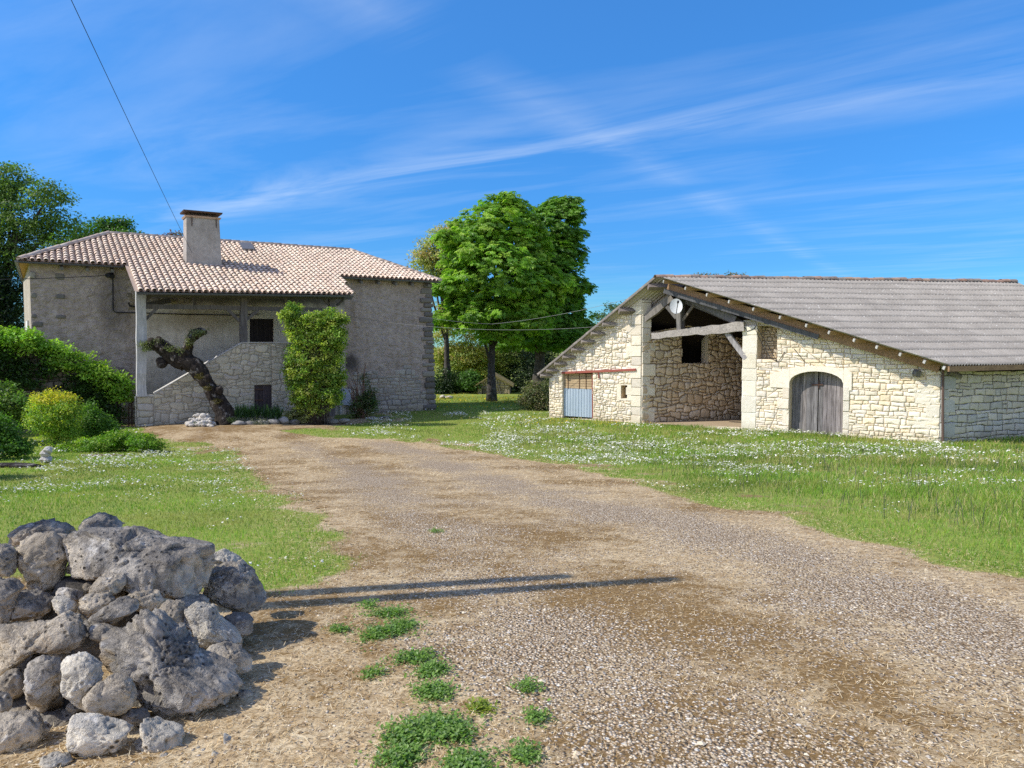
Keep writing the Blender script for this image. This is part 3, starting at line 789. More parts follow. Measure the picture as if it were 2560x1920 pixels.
# quoins of the left pier
z = ZG; i = 0; rs = random.Random(8); zt1 = B(1604, 748)[1]
mb.cur = (.5, .46, .38); panel(mb, BN, [(q1-.3, ZG), (pl0, ZG), (pl0, zt1), (q1, zt1-.1)], -.004, (.5, .46, .38))
while z < zt1-.05:
    hh = min(rs.uniform(.3, .52), zt1-z); ww = (q1-.02 if i % 2 else q1-.26)
    one_stone(mb, BN, [(ww, z), (pl0, z), (pl0, z+hh-.01), (ww, z+hh-.01)], .004, .040, 0, [(.62, .57, .48), (.58, .54, .47), (.64, .60, .50)], .05, .006); z += hh; i += 1
jamb(mb, BN, ccw(md), .35, (.5, .46, .38)); jamb(mb, BN, ccw(slit), .4, (.6, .5, .34))
for p in differ([ccw(slitS)], slit): pslab(mb, BN, p, .035, .05, (.68, .63, .52))
mb.build('gable_wall', M_GABLE, barn)
# right of the bay
pr0, pr1 = B(1856, 900)[0], B(1892, 900)[0]
n0, n1, nz = B(1893, 900)[0], B(1942, 900)[0], B(1915, 898)[1]
ztl = lambda px, py: B(px, py)
P3 = [(pr1, ZG), (W_B, ZG), (W_B, B(2352, 930)[1]), (pr1, B(1892, 800)[1])]
top_l = B(1942, 816)
niche = [(n0, nz), (n1, nz), (n1, B(1942, 820)[1]), (n0, B(1892, 806)[1])]
mb = MB()
stones(mb, BN, [(pr1, ZG), (W_B, ZG), (W_B, B(2352, 927)[1]), (n1, B(1942, 812)[1]), (pr1, B(1892, 800)[1])], [archo, niche], h=(.07, .185), w=(.10, .42), wav=.016, gap=.0045, rise=.030, chamf=.09, lean=.014,
       split=.22, mortar=(.40, .34, .25), seed=22, pal=LIME+[(.70, .61, .45)])
# dressed corner
z = ZG; i = 0
while z < B(2352, 945)[1]:
    hh = rs.uniform(.3, .55); ww = .75 if i % 2 else .4
    one_stone(mb, BN, [(W_B-ww, z), (W_B+.005, z), (W_B+.005, z+hh-.012), (W_B-ww, z+hh-.012)], .003, .028, 0, [(.66, .62, .52), (.62, .59, .51), (.68, .63, .52)], .06, .006); z += hh; i += 1
# door jamb stones
z = ZG; i = 0
while z < zs-.05:
    hh = min(rs.uniform(.35, .6), zs-z)
    one_stone(mb, BN, [(ar_u0-(.42 if i % 2 else .24), z), (ar_u0, z), (ar_u0, z+hh-.01), (ar_u0-(.42 if i % 2 else .24), z+hh-.01)], .003, .055, 0, [(.68, .62, .52), (.64, .6, .52)], .03, .004)
    one_stone(mb, BN, [(ar_u1, z), (ar_u1+.2, z), (ar_u1+.2, z+hh-.01), (ar_u1, z+hh-.01)], .003, .055, 0, [(.64, .61, .54)], .03, .004); z += hh; i += 1
jamb(mb, BN, ccw(archo), .38, (.52, .45, .35)); jamb(mb, BN, ccw(niche), .5, (.5, .44, .34))
mb.build('gable_wall', M_GABLE, barn)
# niche back
mb = MB(); stones(mb, BN, [(n0, nz), (n1, nz), (n1, niche[2][1]), (n0, niche[3][1])], h=(.1, .2), w=(.12, .3), gap=.01, rise=.03, chamf=.2, off=-.5, mortar=(.2, .16, .11), pal=[(.5, .42, .3), (.45, .4, .32)], seed=23); mb.build('niche_wall', M_GABLE, barn)
# lintel: two big arched stones
mb = MB(); um = (ar_u0+ar_u1)/2
inner = [((ar_u0+ar_u1)/2+(ar_u1-ar_u0)/2*math.cos(t), zs+.40*math.sin(t)) for t in np.linspace(.35, math.pi-.35, 9)]
inner = [(ar_u1, zs)]+inner+[(ar_u0, zs)]
zo = lambda u: zs+.40+.20*math.cos((u-um)/(ar_u1-ar_u0)*2.0)-.02
oL, oR = lint[0][0], lint[1][0]
for a, b in ((0, 5), (5, 10)):
    seg = inner[a:b+1]
    for i in range(len(seg)-1):
        p, q = seg[i], seg[i+1]
        pslab(mb, BN, [p, q, (q[0], zo(q[0])), (p[0], zo(p[0]))], (.065 if a == 0 else .06), .2, (.72, .68, .58) if a else (.70, .66, .57))
pslab(mb, BN, [(ar_u1+.004, zs-.22), (oR, zs-.22), (oR, zo(oR)-.05), (ar_u1+.004, zo(ar_u1))], .065, .2, (.70, .66, .57)); pslab(mb, BN, [(oL, zs-.2), (ar_u0-.004, zs-.2), (ar_u0-.004, zo(ar_u0)), (oL, zo(oL)-.08)], .06, .2, (.72, .68, .58))
mb.build('lintel', M_GABLE, barn)
# second pier
mb = MB(); z = ZG; i = 0; zt2 = B(1870, 815)[1]; DPT = .55
mb.hexa([BN.P(pr0, ZG, -.002), BN.P(pr1, ZG, -.002), BN.P(pr1, ZG, -DPT), BN.P(pr0, ZG, -DPT)], [BN.P(pr0, zt2, -.002), BN.P(pr1, zt2, -.002), BN.P(pr1, zt2, -DPT), BN.P(pr0, zt2, -DPT)])
while z < zt2-.05:
    hh = min(rs.uniform(.42, .68), zt2-z); e = rs.uniform(-.01, .02)
    one_stone(mb, BN, [(pr0-e, z), (pr1+e, z), (pr1+e, z+hh-.008), (pr0-e, z+hh-.008)], .002, .035, 0, [(.66, .63, .54), (.61, .59, .52), (.68, .64, .53)], .04, .004); z += hh
pslab(mb, BN, [(pr0, zt2), (B(1940, 800)[0], zt2), (B(1940, 800)[0], zt2+.22), (pr0, zt2+.22)], -.05, .4, (.4, .37, .32))
mb.build('pier', M_GABLE, barn)
# side wall in the shade
SWp = Plane(BN.P(W_B, 0), (math.sin(math.radians(69)), math.cos(math.radians(69))))
sz = SWp.hit(2380, 925)[1]
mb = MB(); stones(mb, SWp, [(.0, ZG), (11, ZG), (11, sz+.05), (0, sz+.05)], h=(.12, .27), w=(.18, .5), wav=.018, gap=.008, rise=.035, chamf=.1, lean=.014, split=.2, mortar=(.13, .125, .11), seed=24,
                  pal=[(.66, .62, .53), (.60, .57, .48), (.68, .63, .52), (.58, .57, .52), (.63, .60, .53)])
z = ZG; i = 0
while z < sz-.1:
    hh = rs.uniform(.28, .5); ww = .35 if i % 2 else .62
    one_stone(mb, SWp, [(-.005, z), (ww, z), (ww, z+hh-.012), (-.005, z+hh-.012)], .004, .06, 0, [(.52, .52, .49), (.48, .5, .5)], .03, .004); z += hh; i += 1
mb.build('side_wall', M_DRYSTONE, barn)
# bay wall, in shade, with its black loft opening
BW = Plane(BN.P(pl0, 0), (math.sin(math.radians(67)), math.cos(math.radians(67))))
wz = BW.hit(1650, 836)[1]
bop = [BW.hit(1704, 908), BW.hit(1770, 907), BW.hit(1770, 820), BW.hit(1704, 820)]
b0, b1 = bop[0], bop[1]; bh = [(b0[0], b0[1]), (b1[0], b0[1]), (b1[0], wz+.3), (b0[0], wz+.3)]
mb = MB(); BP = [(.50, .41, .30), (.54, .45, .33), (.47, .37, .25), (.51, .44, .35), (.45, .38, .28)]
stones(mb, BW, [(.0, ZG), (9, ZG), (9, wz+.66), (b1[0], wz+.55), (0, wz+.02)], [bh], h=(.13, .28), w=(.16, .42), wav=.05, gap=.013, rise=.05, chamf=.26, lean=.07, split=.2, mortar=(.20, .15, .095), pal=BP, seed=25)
jamb(mb, BW, bh, .45, (.5, .43, .33))
z = ZG; i = 0; ztp = B(1604, 750)[1]
panel(mb, BW, [(0, wz), (.42, wz), (.42, ztp), (0, ztp)], 0, (.5, .45, .37))
while z < ztp-.05:
    hh = min(rs.uniform(.35, .6), ztp-z); ww = (.62 if i % 2 else .38) if z < wz-.3 else .42
    one_stone(mb, BW, [(0, z), (ww, z), (ww, z+hh-.01), (0, z+hh-.01)], .003, .065, 0, [(.58, .53, .44), (.55, .52, .45)], .03, .004); z += hh; i += 1
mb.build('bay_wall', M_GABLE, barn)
# end and rear walls (dark inside)
mb = MB(); mb.cur = (.4, .36, .3)
c0 = BN.P(W_B, 0); c1 = BN.P(0, 0); c2 = c1+(R_-A_)*.92*np.array([1, 1, 0]); c3 = SWp.P(10.8, 0); zl = L_[2]-.05
mb.poly([Z(c1, ZG), Z(c2, ZG), Z(c2, zl), Z(c1, zl)]); mb.poly([Z(c2, ZG), Z(c3, ZG), Z(c3, sz), Z(R_, R_[2]-.1), Z(c2, zl)])
q = BN.P(pr1, 0, -DPT); qq = q+BW.u*9; mb.poly([Z(q, ZG), Z(qq, ZG), Z(qq, 2.4), Z(q, 1.9)])
q2 = BW.P(9, 0); mb.poly([Z(q2, ZG), Z(qq, ZG), Z(qq, 3.6), Z(q2, 3.6)])
mb.build('rear_wall', M_DRYSTONE, barn)
# dark sheets added above and behind the opening black out the room; trodden earth in the bay
mb = MB(); mb.cur = (.3, .25, .2); lf = [BW.P(0, 0, -.05), BW.P(9, 0, -.05), Z(c2, 0), Z(c1, 0)]; mb.poly([Z(p, wz+.3) for p in lf]); mb.poly([BW.P(b0[0]-1.2, b0[1]-1, -.9), BW.P(b1[0]+2.5, b0[1]-1, -.9), BW.P(b1[0]+2.5, wz+.3, -.9), BW.P(b0[0]-1.2, wz+.3, -.9)]); mb.cur = (.3, .25, .2); mb.build('loft_blackout', M_DARKDOOR, barn)
mb = MB(); mb.cur = (.4, .33, .24); mb.poly([Z(p, -1.44) for p in (BN.P(pl0, 0), BN.P(pr0, 0), qq, q2)]); mb.build('earth_floor', M_GABLE, barn)
# threshold across the bay
mb = MB(); zth = B(1730, 1064)[1]; mb.cur = (.62, .57, .47)
mb.hexa([BN.P(pl0+.02, ZG, .12), BN.P(pr0-.02, ZG, .12), BN.P(pr0-.02, ZG, -.5), BN.P(pl0+.02, ZG, -.5)], [BN.P(pl0+.02, B(1612, 1062)[1], .10), BN.P(pr0-.02, B(1850, 1071)[1], .10), BN.P(pr0-.02, B(1850, 1071)[1], -.5), BN.P(pl0+.02, B(1612, 1062)[1], -.5)])
mb.build('threshold', M_GABLE, barn)
# ---- timber of the bay
def gb(name, a, b, w, h, oa=.1, ob=None, mat=M_TIMBER, seg=1, wob=0, cur=(1, 1, 1), h1=None, w1=None):
    mb = MB(); mb.cur = cur; mb.beam(BN.at(*a, oa), BN.at(*b, oa if ob is None else ob), w, h, up=(0, 0, 1) if abs(a[0]-b[0]) > 12 else BN.n, seg=seg, wob=wob, h1=h1, w1=w1); return mb.build(name, mat, barn)
tb = gb('tie_beam', (1632, 840), (1862, 816), .24, .22, .02, mat=M_TIMBERX, seg=12, wob=.03, cur=(2.0, 1.95, 1.9), h1=.34); tb['label'] = 'crooked bleached tie beam across the open bay'
gb('king_post', (1699, 841), (1696, 725), .17, .17, -.05, seg=4, wob=.015, cur=(1.1, 1.1, 1.1)); gb('king_post', (1707, 838), (1708, 740), .13, .13, -.25, seg=3, wob=.01, cur=(.6, .6, .6))
gb('brace', (1692, 795), (1668, 766), .12, .14, -.05, cur=(.9, .9, .9)); gb('brace', (1706, 802), (1738, 757), .08, .09, -.2, cur=(1.2, 1.1, 1))
gb('brace', (1815, 828), (1866, 897), .18, .16, -.05, seg=3, wob=.01, cur=(1.9, 1.9, 2.0)); 
gb('rafter', (1600, 808), (1682, 742), .22, .28, -.15, mat=M_TIMBER, seg=4, wob=.015, cur=(1.2, 1.15, 1.1)); gb('rafter', (1692, 742), (1862, 812), .2, .24, -.3, seg=4, wob=.015, cur=(.8, .8, .8)); gb('rafter', (1735, 752), (1840, 800), .2, .26, -.05, seg=4, wob=.02, cur=(.85, .85, .9))
gb('loft_rail', (1720, 770), (1775, 770), .07, .05, -1.5); gb('loft_rail', (1640, 795), (1760, 793), .06, .06, -2.5)
# barge board and purlins under the right verge
mb = MB(); mb.cur = (1.5, 1.4, 1.25); mb.beam(BN.at(1668, 720, OV-.6), BN.at(2350, 918, OV-.6), .03, .34); mb.build('verge_board', M_PURLIN, barn)
mb = MB(); mb.cur = (.62, .66, .74); mb.beam(BN.at(1660, 727, OV-.5), BN.at(2046, 843, OV-.5), .05, .17); mb.build('barge_board', M_TIMBER, barn)
axis = nrm(R_-A_); rn = nrm(np.cross(R_-A_, D_-A_)); rn = rn if rn[2] > 0 else -rn
for i, f in enumerate((.03, .12, .205, .29, .38, .475, .565, .64, .72, .79, .86, .93, .985)):
    c = A_+(D_-A_)*f-rn*.13; axis = nrm((R_+(E_-R_)*f)-(A_+(D_-A_)*f))
    mb = MB(); mb.cur = (1.5, 1.4, 1.2); mb.beam(c+axis*(.10), c+axis*1.9, .10, .14, up=rn); pr = mb.build('purlin', M_PURLIN, barn)
    mb = MB(); mb.beam(c+axis*.07, c+axis*.098, .085, .11, up=rn); mb.build('purlin_end', M_PALE, pr)
axis = nrm(R_-A_); rl = nrm(np.cross(R_-A_, L_-A_)); rl = rl if rl[2] > 0 else -rl
for i, f in enumerate((.07, .30, .435, .53, .615, .70, .78, .855, .93, .985)):
    c = A2+(L_-A2)*f-rl*.15; big = i < 2
    mb = MB(); mb.cur = (1.0, .9, .85) if big else (1.3, 1.2, 1.1); mb.cur = tuple(q*1.2 for q in mb.cur); mb.beam(c+axis*.06, c+axis*(2.3), .18 if big else .12, .2 if big else .13, up=rl); mb.build('purlin', M_TIMBER, barn)
mb = MB(); mb.cur = (.9, .85, .8); mb.beam(A2-rl*.05+axis*.03, L_-rl*.05+axis*.03, .03, .06, up=rl); mb.build('verge_batten', M_TIMBER, barn)
mb = MB(); mb.cur = (1.2, 1.15, 1.0); mb.beam(D_+axis*.02-rn*.07-np.array([0, 0, .04]), E_-rn*.07, .06, .16); mb.build('eaves_board', M_PURLIN, barn)
# dark lining added under the sheets to black out the barn's inside
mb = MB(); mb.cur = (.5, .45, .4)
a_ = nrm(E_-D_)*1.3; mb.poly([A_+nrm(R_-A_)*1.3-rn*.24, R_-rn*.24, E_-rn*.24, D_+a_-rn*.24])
mb.poly([A_+nrm(R_-A_)*1.3-rl*.26, R_-rl*.26, E2-rl*.26, L_+nrm(R_-A_)*1.3-rl*.26]); mb.build('roof_blackout', M_DARKDOOR, barn)
# ---- doors
mb = MB(); half = (ar_u0+ar_u1)/2
dl = clip_convex(ccw(archo), [(ar_u0-.1, ZG), (half-.012, ZG), (half-.012, 9), (ar_u0-.1, 9)]); dr_ = clip_convex(ccw(archo), [(half+.012, ZG), (ar_u1+.1, ZG), (ar_u1+.1, 9), (half+.012, 9)])
boards(mb, BN, dl, -.30, 7, .04, .008, ((1, 1, 1), (1.2, 1.15, 1.1), (.8, .8, .8))); d1 = mb.build('door_leaf', M_DOOR, barn)
mb = MB(); boards(mb, BN, dr_, -.305, 6, .04, .010, ((1.05, 1.0, 1.0), (1.25, 1.2, 1.2), (.8, .8, .8))); d2 = mb.build('door_leaf', M_DOOR, barn)
mb = MB(); mb.beam(BN.P(half-.22, zs-.08, -.285), BN.P(half+.16, zs-.07, -.285), .03, .05); mb.beam(BN.P(half+.02, zs-.2, -.28), BN.P(half+.02, zs+.08, -.28), .04, .03); mb.build('latch', M_IRON, d1)
mb = MB(); q = [B(1408, 1040), B(1481, 1041), B(1481, 972), B(1408, 972)]
mu0, mu1, mz0, mz1 = md[0][0]+.01, md[1][0]-.01, B(1440, 1042)[1], B(1440, 972)[1]
k = 60; V = []
prof = lambda u: (.018 if ((u-mu0)*7.3) % 1 < .14 else 0.0)
V = []; Fq = []
for zz in (mz0, mz1):
    for i in range(k*3+1):
        u = mu0+(mu1-mu0)*i/(k*3); V.append(BN.P(u, zz, -.10+prof(u)))
n_ = k*3+1
for i in range(k*3): Fq.append((i, i+1, n_+i+1, n_+i))
def metal_mat():
    t = NT('galvanised_sheet'); p = t.pos(); n = t.noise(t.map(p, (1, 1, .3)), 3, 5, .6)
    c = t.mix(t.ramp(n, [(.3, 0), (.7, 1)]), (.36, .45, .54, 1), (.48, .56, .63, 1)); c = t.mix(t.ramp(t.noise(p, 5, 5, .7), [(.6, 0), (.75, .5)]), c, (.30, .24, .19, 1))
    return t.bsdf(c, .45, t.bump(n, .01), .5, .25)
ms = np_mesh('metal_door', V, [np.array(Fq)], metal_mat(), barn, col=np.ones((len(Fq), 3)))
mb = MB(); nb = 6
for r in range(nb):
    za = mz1+.01+(md[2][1]-mz1-.05)*r/nb; zb_ = mz1+.01+(md[2][1]-mz1-.05)*(r+1)/nb-.012; pslab(mb, BN, [(mu0, za), (mu1, za), (mu1, zb_), (mu0, zb_)], -.10, .03, tuple(np.array((1, 1, 1))*random.uniform(.85, 1.1)))
dp = mb.build('door_panel', mat_wood('pine_board', (.42, .30, .17), (.58, .44, .27), axis=0), barn)
for f in (.12, .5, .72): mb = MB(); u = mu0+(mu1-mu0)*f; pslab(mb, BN, [(u, mz1), (u+.03, mz1), (u+.03, md[2][1]-.04), (u, md[2][1]-.04)], -.08, .02, (.6, .5, .4)); mb.build('batten', M_PURLIN, dp)
mb = MB(); mb.beam(BN.at(1405, 932, .05), BN.at(1590, 924, .05), .09, .09); mb.beam(BN.at(1482, 1046, -.03), BN.at(1481, 934, -.03), .06, .06); mb.beam(BN.at(1496, 932, .05), BN.at(1497, 946, .05), .05, .05); mb.build('steel_lintel', M_RED, barn)
mb = MB(); mb.tube([BN.P(W_B+.06, B(2352, 925)[1], .07), BN.P(W_B+.08, B(2354, 1010)[1], .08), BN.P(W_B+.13, ZG, .12)], .04, 8); mb.build('downpipe', mat_plain('brown_pipe', (.13, .085, .065), .6), barn)
mb = MB(); mb.tube([SWp.at(2372, 928, .10), SWp.at(2402, 940, .12)], [.11, .07], 7, wob=.3); mb.build('beam_stub', M_TIMBER, barn); mb = MB(); mb.tube([B_ for B_ in (BN.at(2290, 932, .06), BN.at(2296, 935, .2))], [.13, .1], 7); mb.build('beam_stub', M_TIMBER, barn)
mb = MB(); mb.tube([BN.at(1888, 822, .1), BN.at(1905, 860, .08), BN.at(1925, 893, .06), BN.at(1945, 905, .05), BN.at(1962, 880, .06)], .012, 5); mb.tube([BN.at(1893, 820, .1), BN.at(1915, 855, .1), BN.at(1942, 903, .06)], .012, 5); mb.tube([BN.at(1985, 872, .06), BN.at(2012, 905, .06)], .012, 5); mb.tube([BN.at(1850, 800, .05), BN.at(1868, 828, .05), BN.at(1885, 822, .05), BN.at(1892, 812, .05)], .014, 5); mb.build('loose_wire', M_BLACK, barn)
# satellite dish
dc = BN.at(1690, 767, .42); dn = nrm(CAM-dc+np.array([1.2, 0, 1.5])); dn = nrm(np.array([-.15, -.93, .34])); dx = nrm(np.cross((0, 0, 1), dn)); dy = np.cross(dn, dx)
dish = thing('satellite_dish', BN.at(1697, 800, .08), 'white oval satellite dish fixed to the post in the barn gable', 'satellite dish')
V = []; Fq = []; nr, ns = 6, 24
for i in range(nr+1):
    for j in range(ns):
        r = i/nr; t = 2*math.pi*j/ns; V.append(dc+dx*.235*r*math.cos(t)+dy*.305*r*math.sin(t)+dn*.06*(r*r))
for i in range(nr):
    for j in range(ns): Fq.append((i*ns+j, i*ns+(j+1) % ns, (i+1)*ns+(j+1) % ns, (i+1)*ns+j))
np_mesh('reflector', V, [np.array(Fq)], mat_plain('dish_paint', (.62, .64, .62), .45, 0, .1), dish, col=np.ones((len(Fq), 3)), smooth=True)
mb = MB(); mb.tube([dc-dy*.3+dn*.03, dc+dn*.42+dx*.05], .014, 6); mb.tube([dc+dn*.40+dx*.05, dc+dn*.52+dx*.05], .04, 8); mb.build('receiver_arm', M_BLACK, dish)
mb = MB(); mb.tube([dc-dn*.01, BN.at(1698, 775, .05)], .025, 6); mb.build('bracket', M_ZINC, dish)
# ------------------------------------------------------------------ ground and drive
gp = lambda *a: G(*a)[:2]
DL = [(-9, -6)]+[tuple(gp(*p)) for p in ((-700, 1560), (0, 1505), (300, 1492), (640, 1478), (760, 1458), (868, 1417), (903, 1387), (842, 1312), (782, 1264), (702, 1227), (645, 1197), (612, 1160), (598, 1125), (540, 1111), (425, 1099), (385, 1084))]
DR = [tuple(gp(*p)) for p in ((915, 1059), (820, 1066), (700, 1077), (790, 1091), (915, 1099), (1073, 1110), (1250, 1137), (1400, 1165), (1600, 1213), (1800, 1270), (2000, 1317), (2150, 1360), (2300, 1406), (2430, 1434), (2560, 1458), (3200, 1580))]+[(9, -6)]
H2 = lambda u, o: tuple(H.P(u, 0, o)[:2])
DRIVE = DL+[H2(3.0, 2.2), H2(7, 2.3), H2(11.2, 2.4), H2(12.5, 1.2)]+DR
def track_amount(x, y):
    t1 = [tuple(gp(*p)) for p in ((900, 1090), (1060, 1135), (1180, 1190), (1400, 1250), (1650, 1310), (1900, 1375), (2200, 1480), (2600, 1680))]
    t2 = [tuple(gp(*p)) for p in ((760, 1110), (900, 1180), (1010, 1260), (1110, 1360), (1200, 1480), (1330, 1600), (1560, 1760), (1900, 2050))]
    g1 = np.exp(-(dist_poly(t1, x, y, False)/.75)**2); g2 = np.exp(-(dist_poly(t2, x, y, False)/.62)**2)
    return g1, g2
mossy = [(gp(1900, 1895), .10), (gp(1650, 1750), .25), (gp(2100, 1700), .3), (gp(1450, 1850), .05), (gp(1250, 1640), .12), (gp(1500, 1500), .25), (gp(1000, 1640), .12), (gp(1750, 1600), .2)]
def paint(x, y):
    """gravel, moss, straw, green amounts on the ground"""
    d = dist_poly(DRIVE, x, y); ins = inside(DRIVE, x, y); sd = np.where(ins, d, -d)+.32*fbm2(x, y, 1.3, 4, 3)
    g1, g2 = track_amount(x, y)
    n1 = fbm2(x, y, .8, 4, 11); n2 = fbm2(x, y, 2.4, 4, 21)
    gravel = np.clip(1.0*g1+.85*g2+.9*n1+.7*n2-.1, 0, 1)
    left = inside([tuple(gp(*p)) for p in ((300, 1500), (700, 1500), (900, 1500), (1010, 1650), (1150, 1930), (1250, 2100), (-300, 2100))], x, y)
    gravel = np.where(left, gravel*.15, gravel)*np.clip(sd*1.3+.1, 0, 1)
    moss = np.clip(.50-.55*g1-.1*g2+1.1*fbm2(x, y, 1.1, 4, 31)+.35*fbm2(x, y, 4, 3, 5)+sum(.5*np.exp(-((x-q[0])**2/w+(y-q[1])**2/(w*.35))) for q, w in mossy), 0, 1)
    green = np.clip(.5-sd*2.2, 0, 1)
    dry = np.clip(fbm2(x, y, .45, 4, 41)*1.5+.18+1.1*fbm2(x, y, 1.5, 3, 43), 0, 1)*np.clip((sd+2.6)*.6, .35, 1)
    green = np.clip(green-dry*.85, 0, 1)
    return gravel, moss, green, sd
def polar(rings, angs):
    V = []; 
    R, A = np.meshgrid(rings, angs, indexing='ij'); x = R*np.sin(A); y = R*np.cos(A)
    return x, y
r1 = np.concatenate([np.linspace(.4, 1.6, 5), 1.6*1.0125**np.arange(1, 265)]); r1 = r1[r1 < 44]
rings = np.concatenate([r1, 44*1.12**np.arange(0, 34)])
a1 = np.radians(np.concatenate([np.arange(-180, -50, 5), np.arange(-50, 50.01, .3), np.arange(55, 180.1, 5)]))
gx, gy = polar(rings, a1)
gzv = gz(gx, gy)+np.where(gy > 60, -.012*(gy-60)*0, 0)
nr_, na = gx.shape
idx = np.arange(nr_*na).reshape(nr_, na)
quads = np.stack([idx[:-1, :-1], idx[:-1, 1:], idx[1:, 1:], idx[1:, :-1]], -1).reshape(-1, 4)[:, ::-1]
PV = np.stack([gx.ravel(), gy.ravel(), gzv.ravel()], 1)
gr, mo, gn, sdv = paint(gx.ravel(), gy.ravel())
pc = np.stack([gr, mo, gn], 1)
def soil_color(t, p):
    a = t.sep(t.attr())
    gravel, moss, green = a[0], a[1], a[2]
    fine = t.noise(p, 26, 6, .75); mid = t.noise(p, 6, 5, .7)
    straw = t.mix(t.ramp(fine, [(.36, 0), (.62, 1)]), (.21, .145, .075, 1), (.76, .61, .38, 1))
    straw = t.mix(t.ramp(mid, [(.4, 0), (.7, .55)]), straw, (.33, .20, .08, 1))
    m = t.ramp(t.math('ADD', moss, t.math('ADD', t.math('MULTIPLY', t.math('SUBTRACT', fine, .5), 3.6), t.math('MULTIPLY', t.math('SUBTRACT', mid, .5), 1.6))), [(.42, 0), (.70, .9)])
    c = t.mix(m, straw, t.mix(t.noise(p, 60, 3), (.085, .045, .014, 1), (.29, .175, .06, 1)))
    vb = t.n('ShaderNodeTexVoronoi', {'Vector': p, 'Scale': 60.0}); vs = t.n('ShaderNodeTexVoronoi', {'Vector': p, 'Scale': 17.0})
    sep = t.n('ShaderNodeSeparateColor', {0: vb.outputs['Color']}).outputs
    stone = t.ramp(sep[0], [(0, (.27, .20, .12)), (.3, (.46, .365, .25)), (.65, (.64, .53, .385)), (1, (.84, .73, .56))])
    stone = t.mix(t.ramp(vb.outputs['Distance'], [(.35, 0), (.62, .85)]), stone, (.21, .13, .06, 1))
    sel = t.ramp(t.math('ADD', gravel, t.math('MULTIPLY', t.math('SUBTRACT', sep[1], .5), 1.2)), [(.42, 0), (.52, 1)])
    c = t.mix(sel, c, stone)
    big = t.math('MULTIPLY', t.ramp(vs.outputs['Distance'], [(.16, 1), (.22, 0)]), t.ramp(t.math('ADD', gravel, t.n('ShaderNodeSeparateColor', {0: vs.outputs['Color']}).outputs[0]), [(1.15, 0), (1.2, 1)]) if False else t.ramp(t.math('MULTIPLY', t.math('ADD', gravel, .35), t.n('ShaderNodeSeparateColor', {0: vs.outputs['Color']}).outputs[0]), [(.5, 0), (.56, 1)]))
    c = t.mix(big, c, (.74, .69, .59, 1))
    turf = t.mix(t.ramp(fine, [(.3, 0), (.7, 1)]), (.13, .19, .03, 1), (.31, .36, .075, 1))
    turf = t.mix(t.ramp(mid, [(.5, 0), (.75, .55)]), turf, (.45, .36, .14, 1))
    gsel = t.ramp(t.math('ADD', green, t.math('MULTIPLY', t.math('SUBTRACT', mid, .5), .8)), [(.36, 0), (.6, 1)])
    c = t.mix(gsel, c, turf)
    h = t.math('ADD', t.math('MULTIPLY', fine, .5), t.math('MULTIPLY', t.math('SUBTRACT', .6, vb.outputs['Distance']), t.math('MULTIPLY', sel, .9)))
    return c, h
def land_mat(name):
    t = NT(name); c, h = soil_color(t, t.pos())
    return t.bsdf(c, .97, t.bump(h, .022), .1)
ground = np_mesh('ground', PV, [quads], land_mat('turf_and_soil'), vcol=pc, smooth=True); tag(ground, 'grassy ground of the farmyard sloping gently down to the buildings', 'ground', kind='structure')
ce = PV[quads].mean(1); ins = inside(DRIVE, ce[:, 0], ce[:, 1]); dd = dist_poly(DRIVE, ce[:, 0], ce[:, 1])
keep = (np.where(ins, dd, -dd)+.25*fbm2(ce[:, 0], ce[:, 1], 1.6, 4, 3) > 0) & (np.hypot(ce[:, 0], ce[:, 1]) < 40)
dq = quads[keep]; used = np.unique(dq); remap = np.zeros(len(PV), int); remap[used] = np.arange(len(used))
drive = np_mesh('driveway', PV[used]+np.array([0, 0, .006]), [remap[dq]], land_mat('gravel_and_moss'), vcol=pc[used], smooth=True)
tag(drive, 'dry gravel driveway with mossy patches and pale wheel tracks', 'driveway', kind='structure')

# footprints where nothing grows
FP = [[H2(-.1, 0), H2(16.5, 0), H2(16.5, -9), H2(-.3, -9)], [H2(2.4, 3.0), H2(12, 3.0), H2(12, 0), H2(2.4, 0)],
      [tuple(c1[:2]), tuple(c0[:2]), tuple(c3[:2]), tuple(c2[:2])]]
def free(x, y):
    m = np.ones(x.shape, bool)
    for f in FP: m &= ~inside(f, x, y)
    return m
def sample(n, rmin, rmax, power, amin=-50, amax=50, rs=RNG):
    """points with density falling off as r**-power"""
    q = rs.random(n); e = 2-power
    r = (rmin**e+q*(rmax**e-rmin**e))**(1/e) if abs(e) > 1e-6 else rmin*(rmax/rmin)**q
    a = np.radians(rs.uniform(amin, amax, n)); return r*np.sin(a), r*np.cos(a), r
def blades(name, x, y, hgt, wid, lean, col, mat, z=None, seed=0, lie=False, three=False):
    rs = np.random.default_rng(seed); n = len(x); z = gz(x, y) if z is None else z
    th = rs.uniform(0, 2*math.pi, n); dx, dy = np.cos(th), np.sin(th)
    ph = rs.uniform(0, 2*math.pi, n); wx, wy = np.cos(ph)*wid, np.sin(ph)*wid
    b = np.stack([x, y, z-.005], 1); wv = np.stack([wx, wy, 0*wx], 1)
    ln = lean*hgt
    m = b+np.stack([dx*ln*.35, dy*ln*.35, hgt*.6], 1); t = b+np.stack([dx*ln, dy*ln, hgt], 1)
    V = np.stack([b-wv, b+wv, m+wv*.7, m-wv*.7, t], 1).reshape(-1, 3); k = np.arange(n)*5
    q = np.stack([k, k+1, k+2, k+3], 1); tr = np.stack([k+3, k+2, k+4], 1)
    return np_mesh(name, V, [q, tr], mat, col=np.concatenate([col, col*1.12]))
M_GRASS = mat_leaf('grass_blade', .4); M_STRAW = mat_leaf('straw_blade', .15)
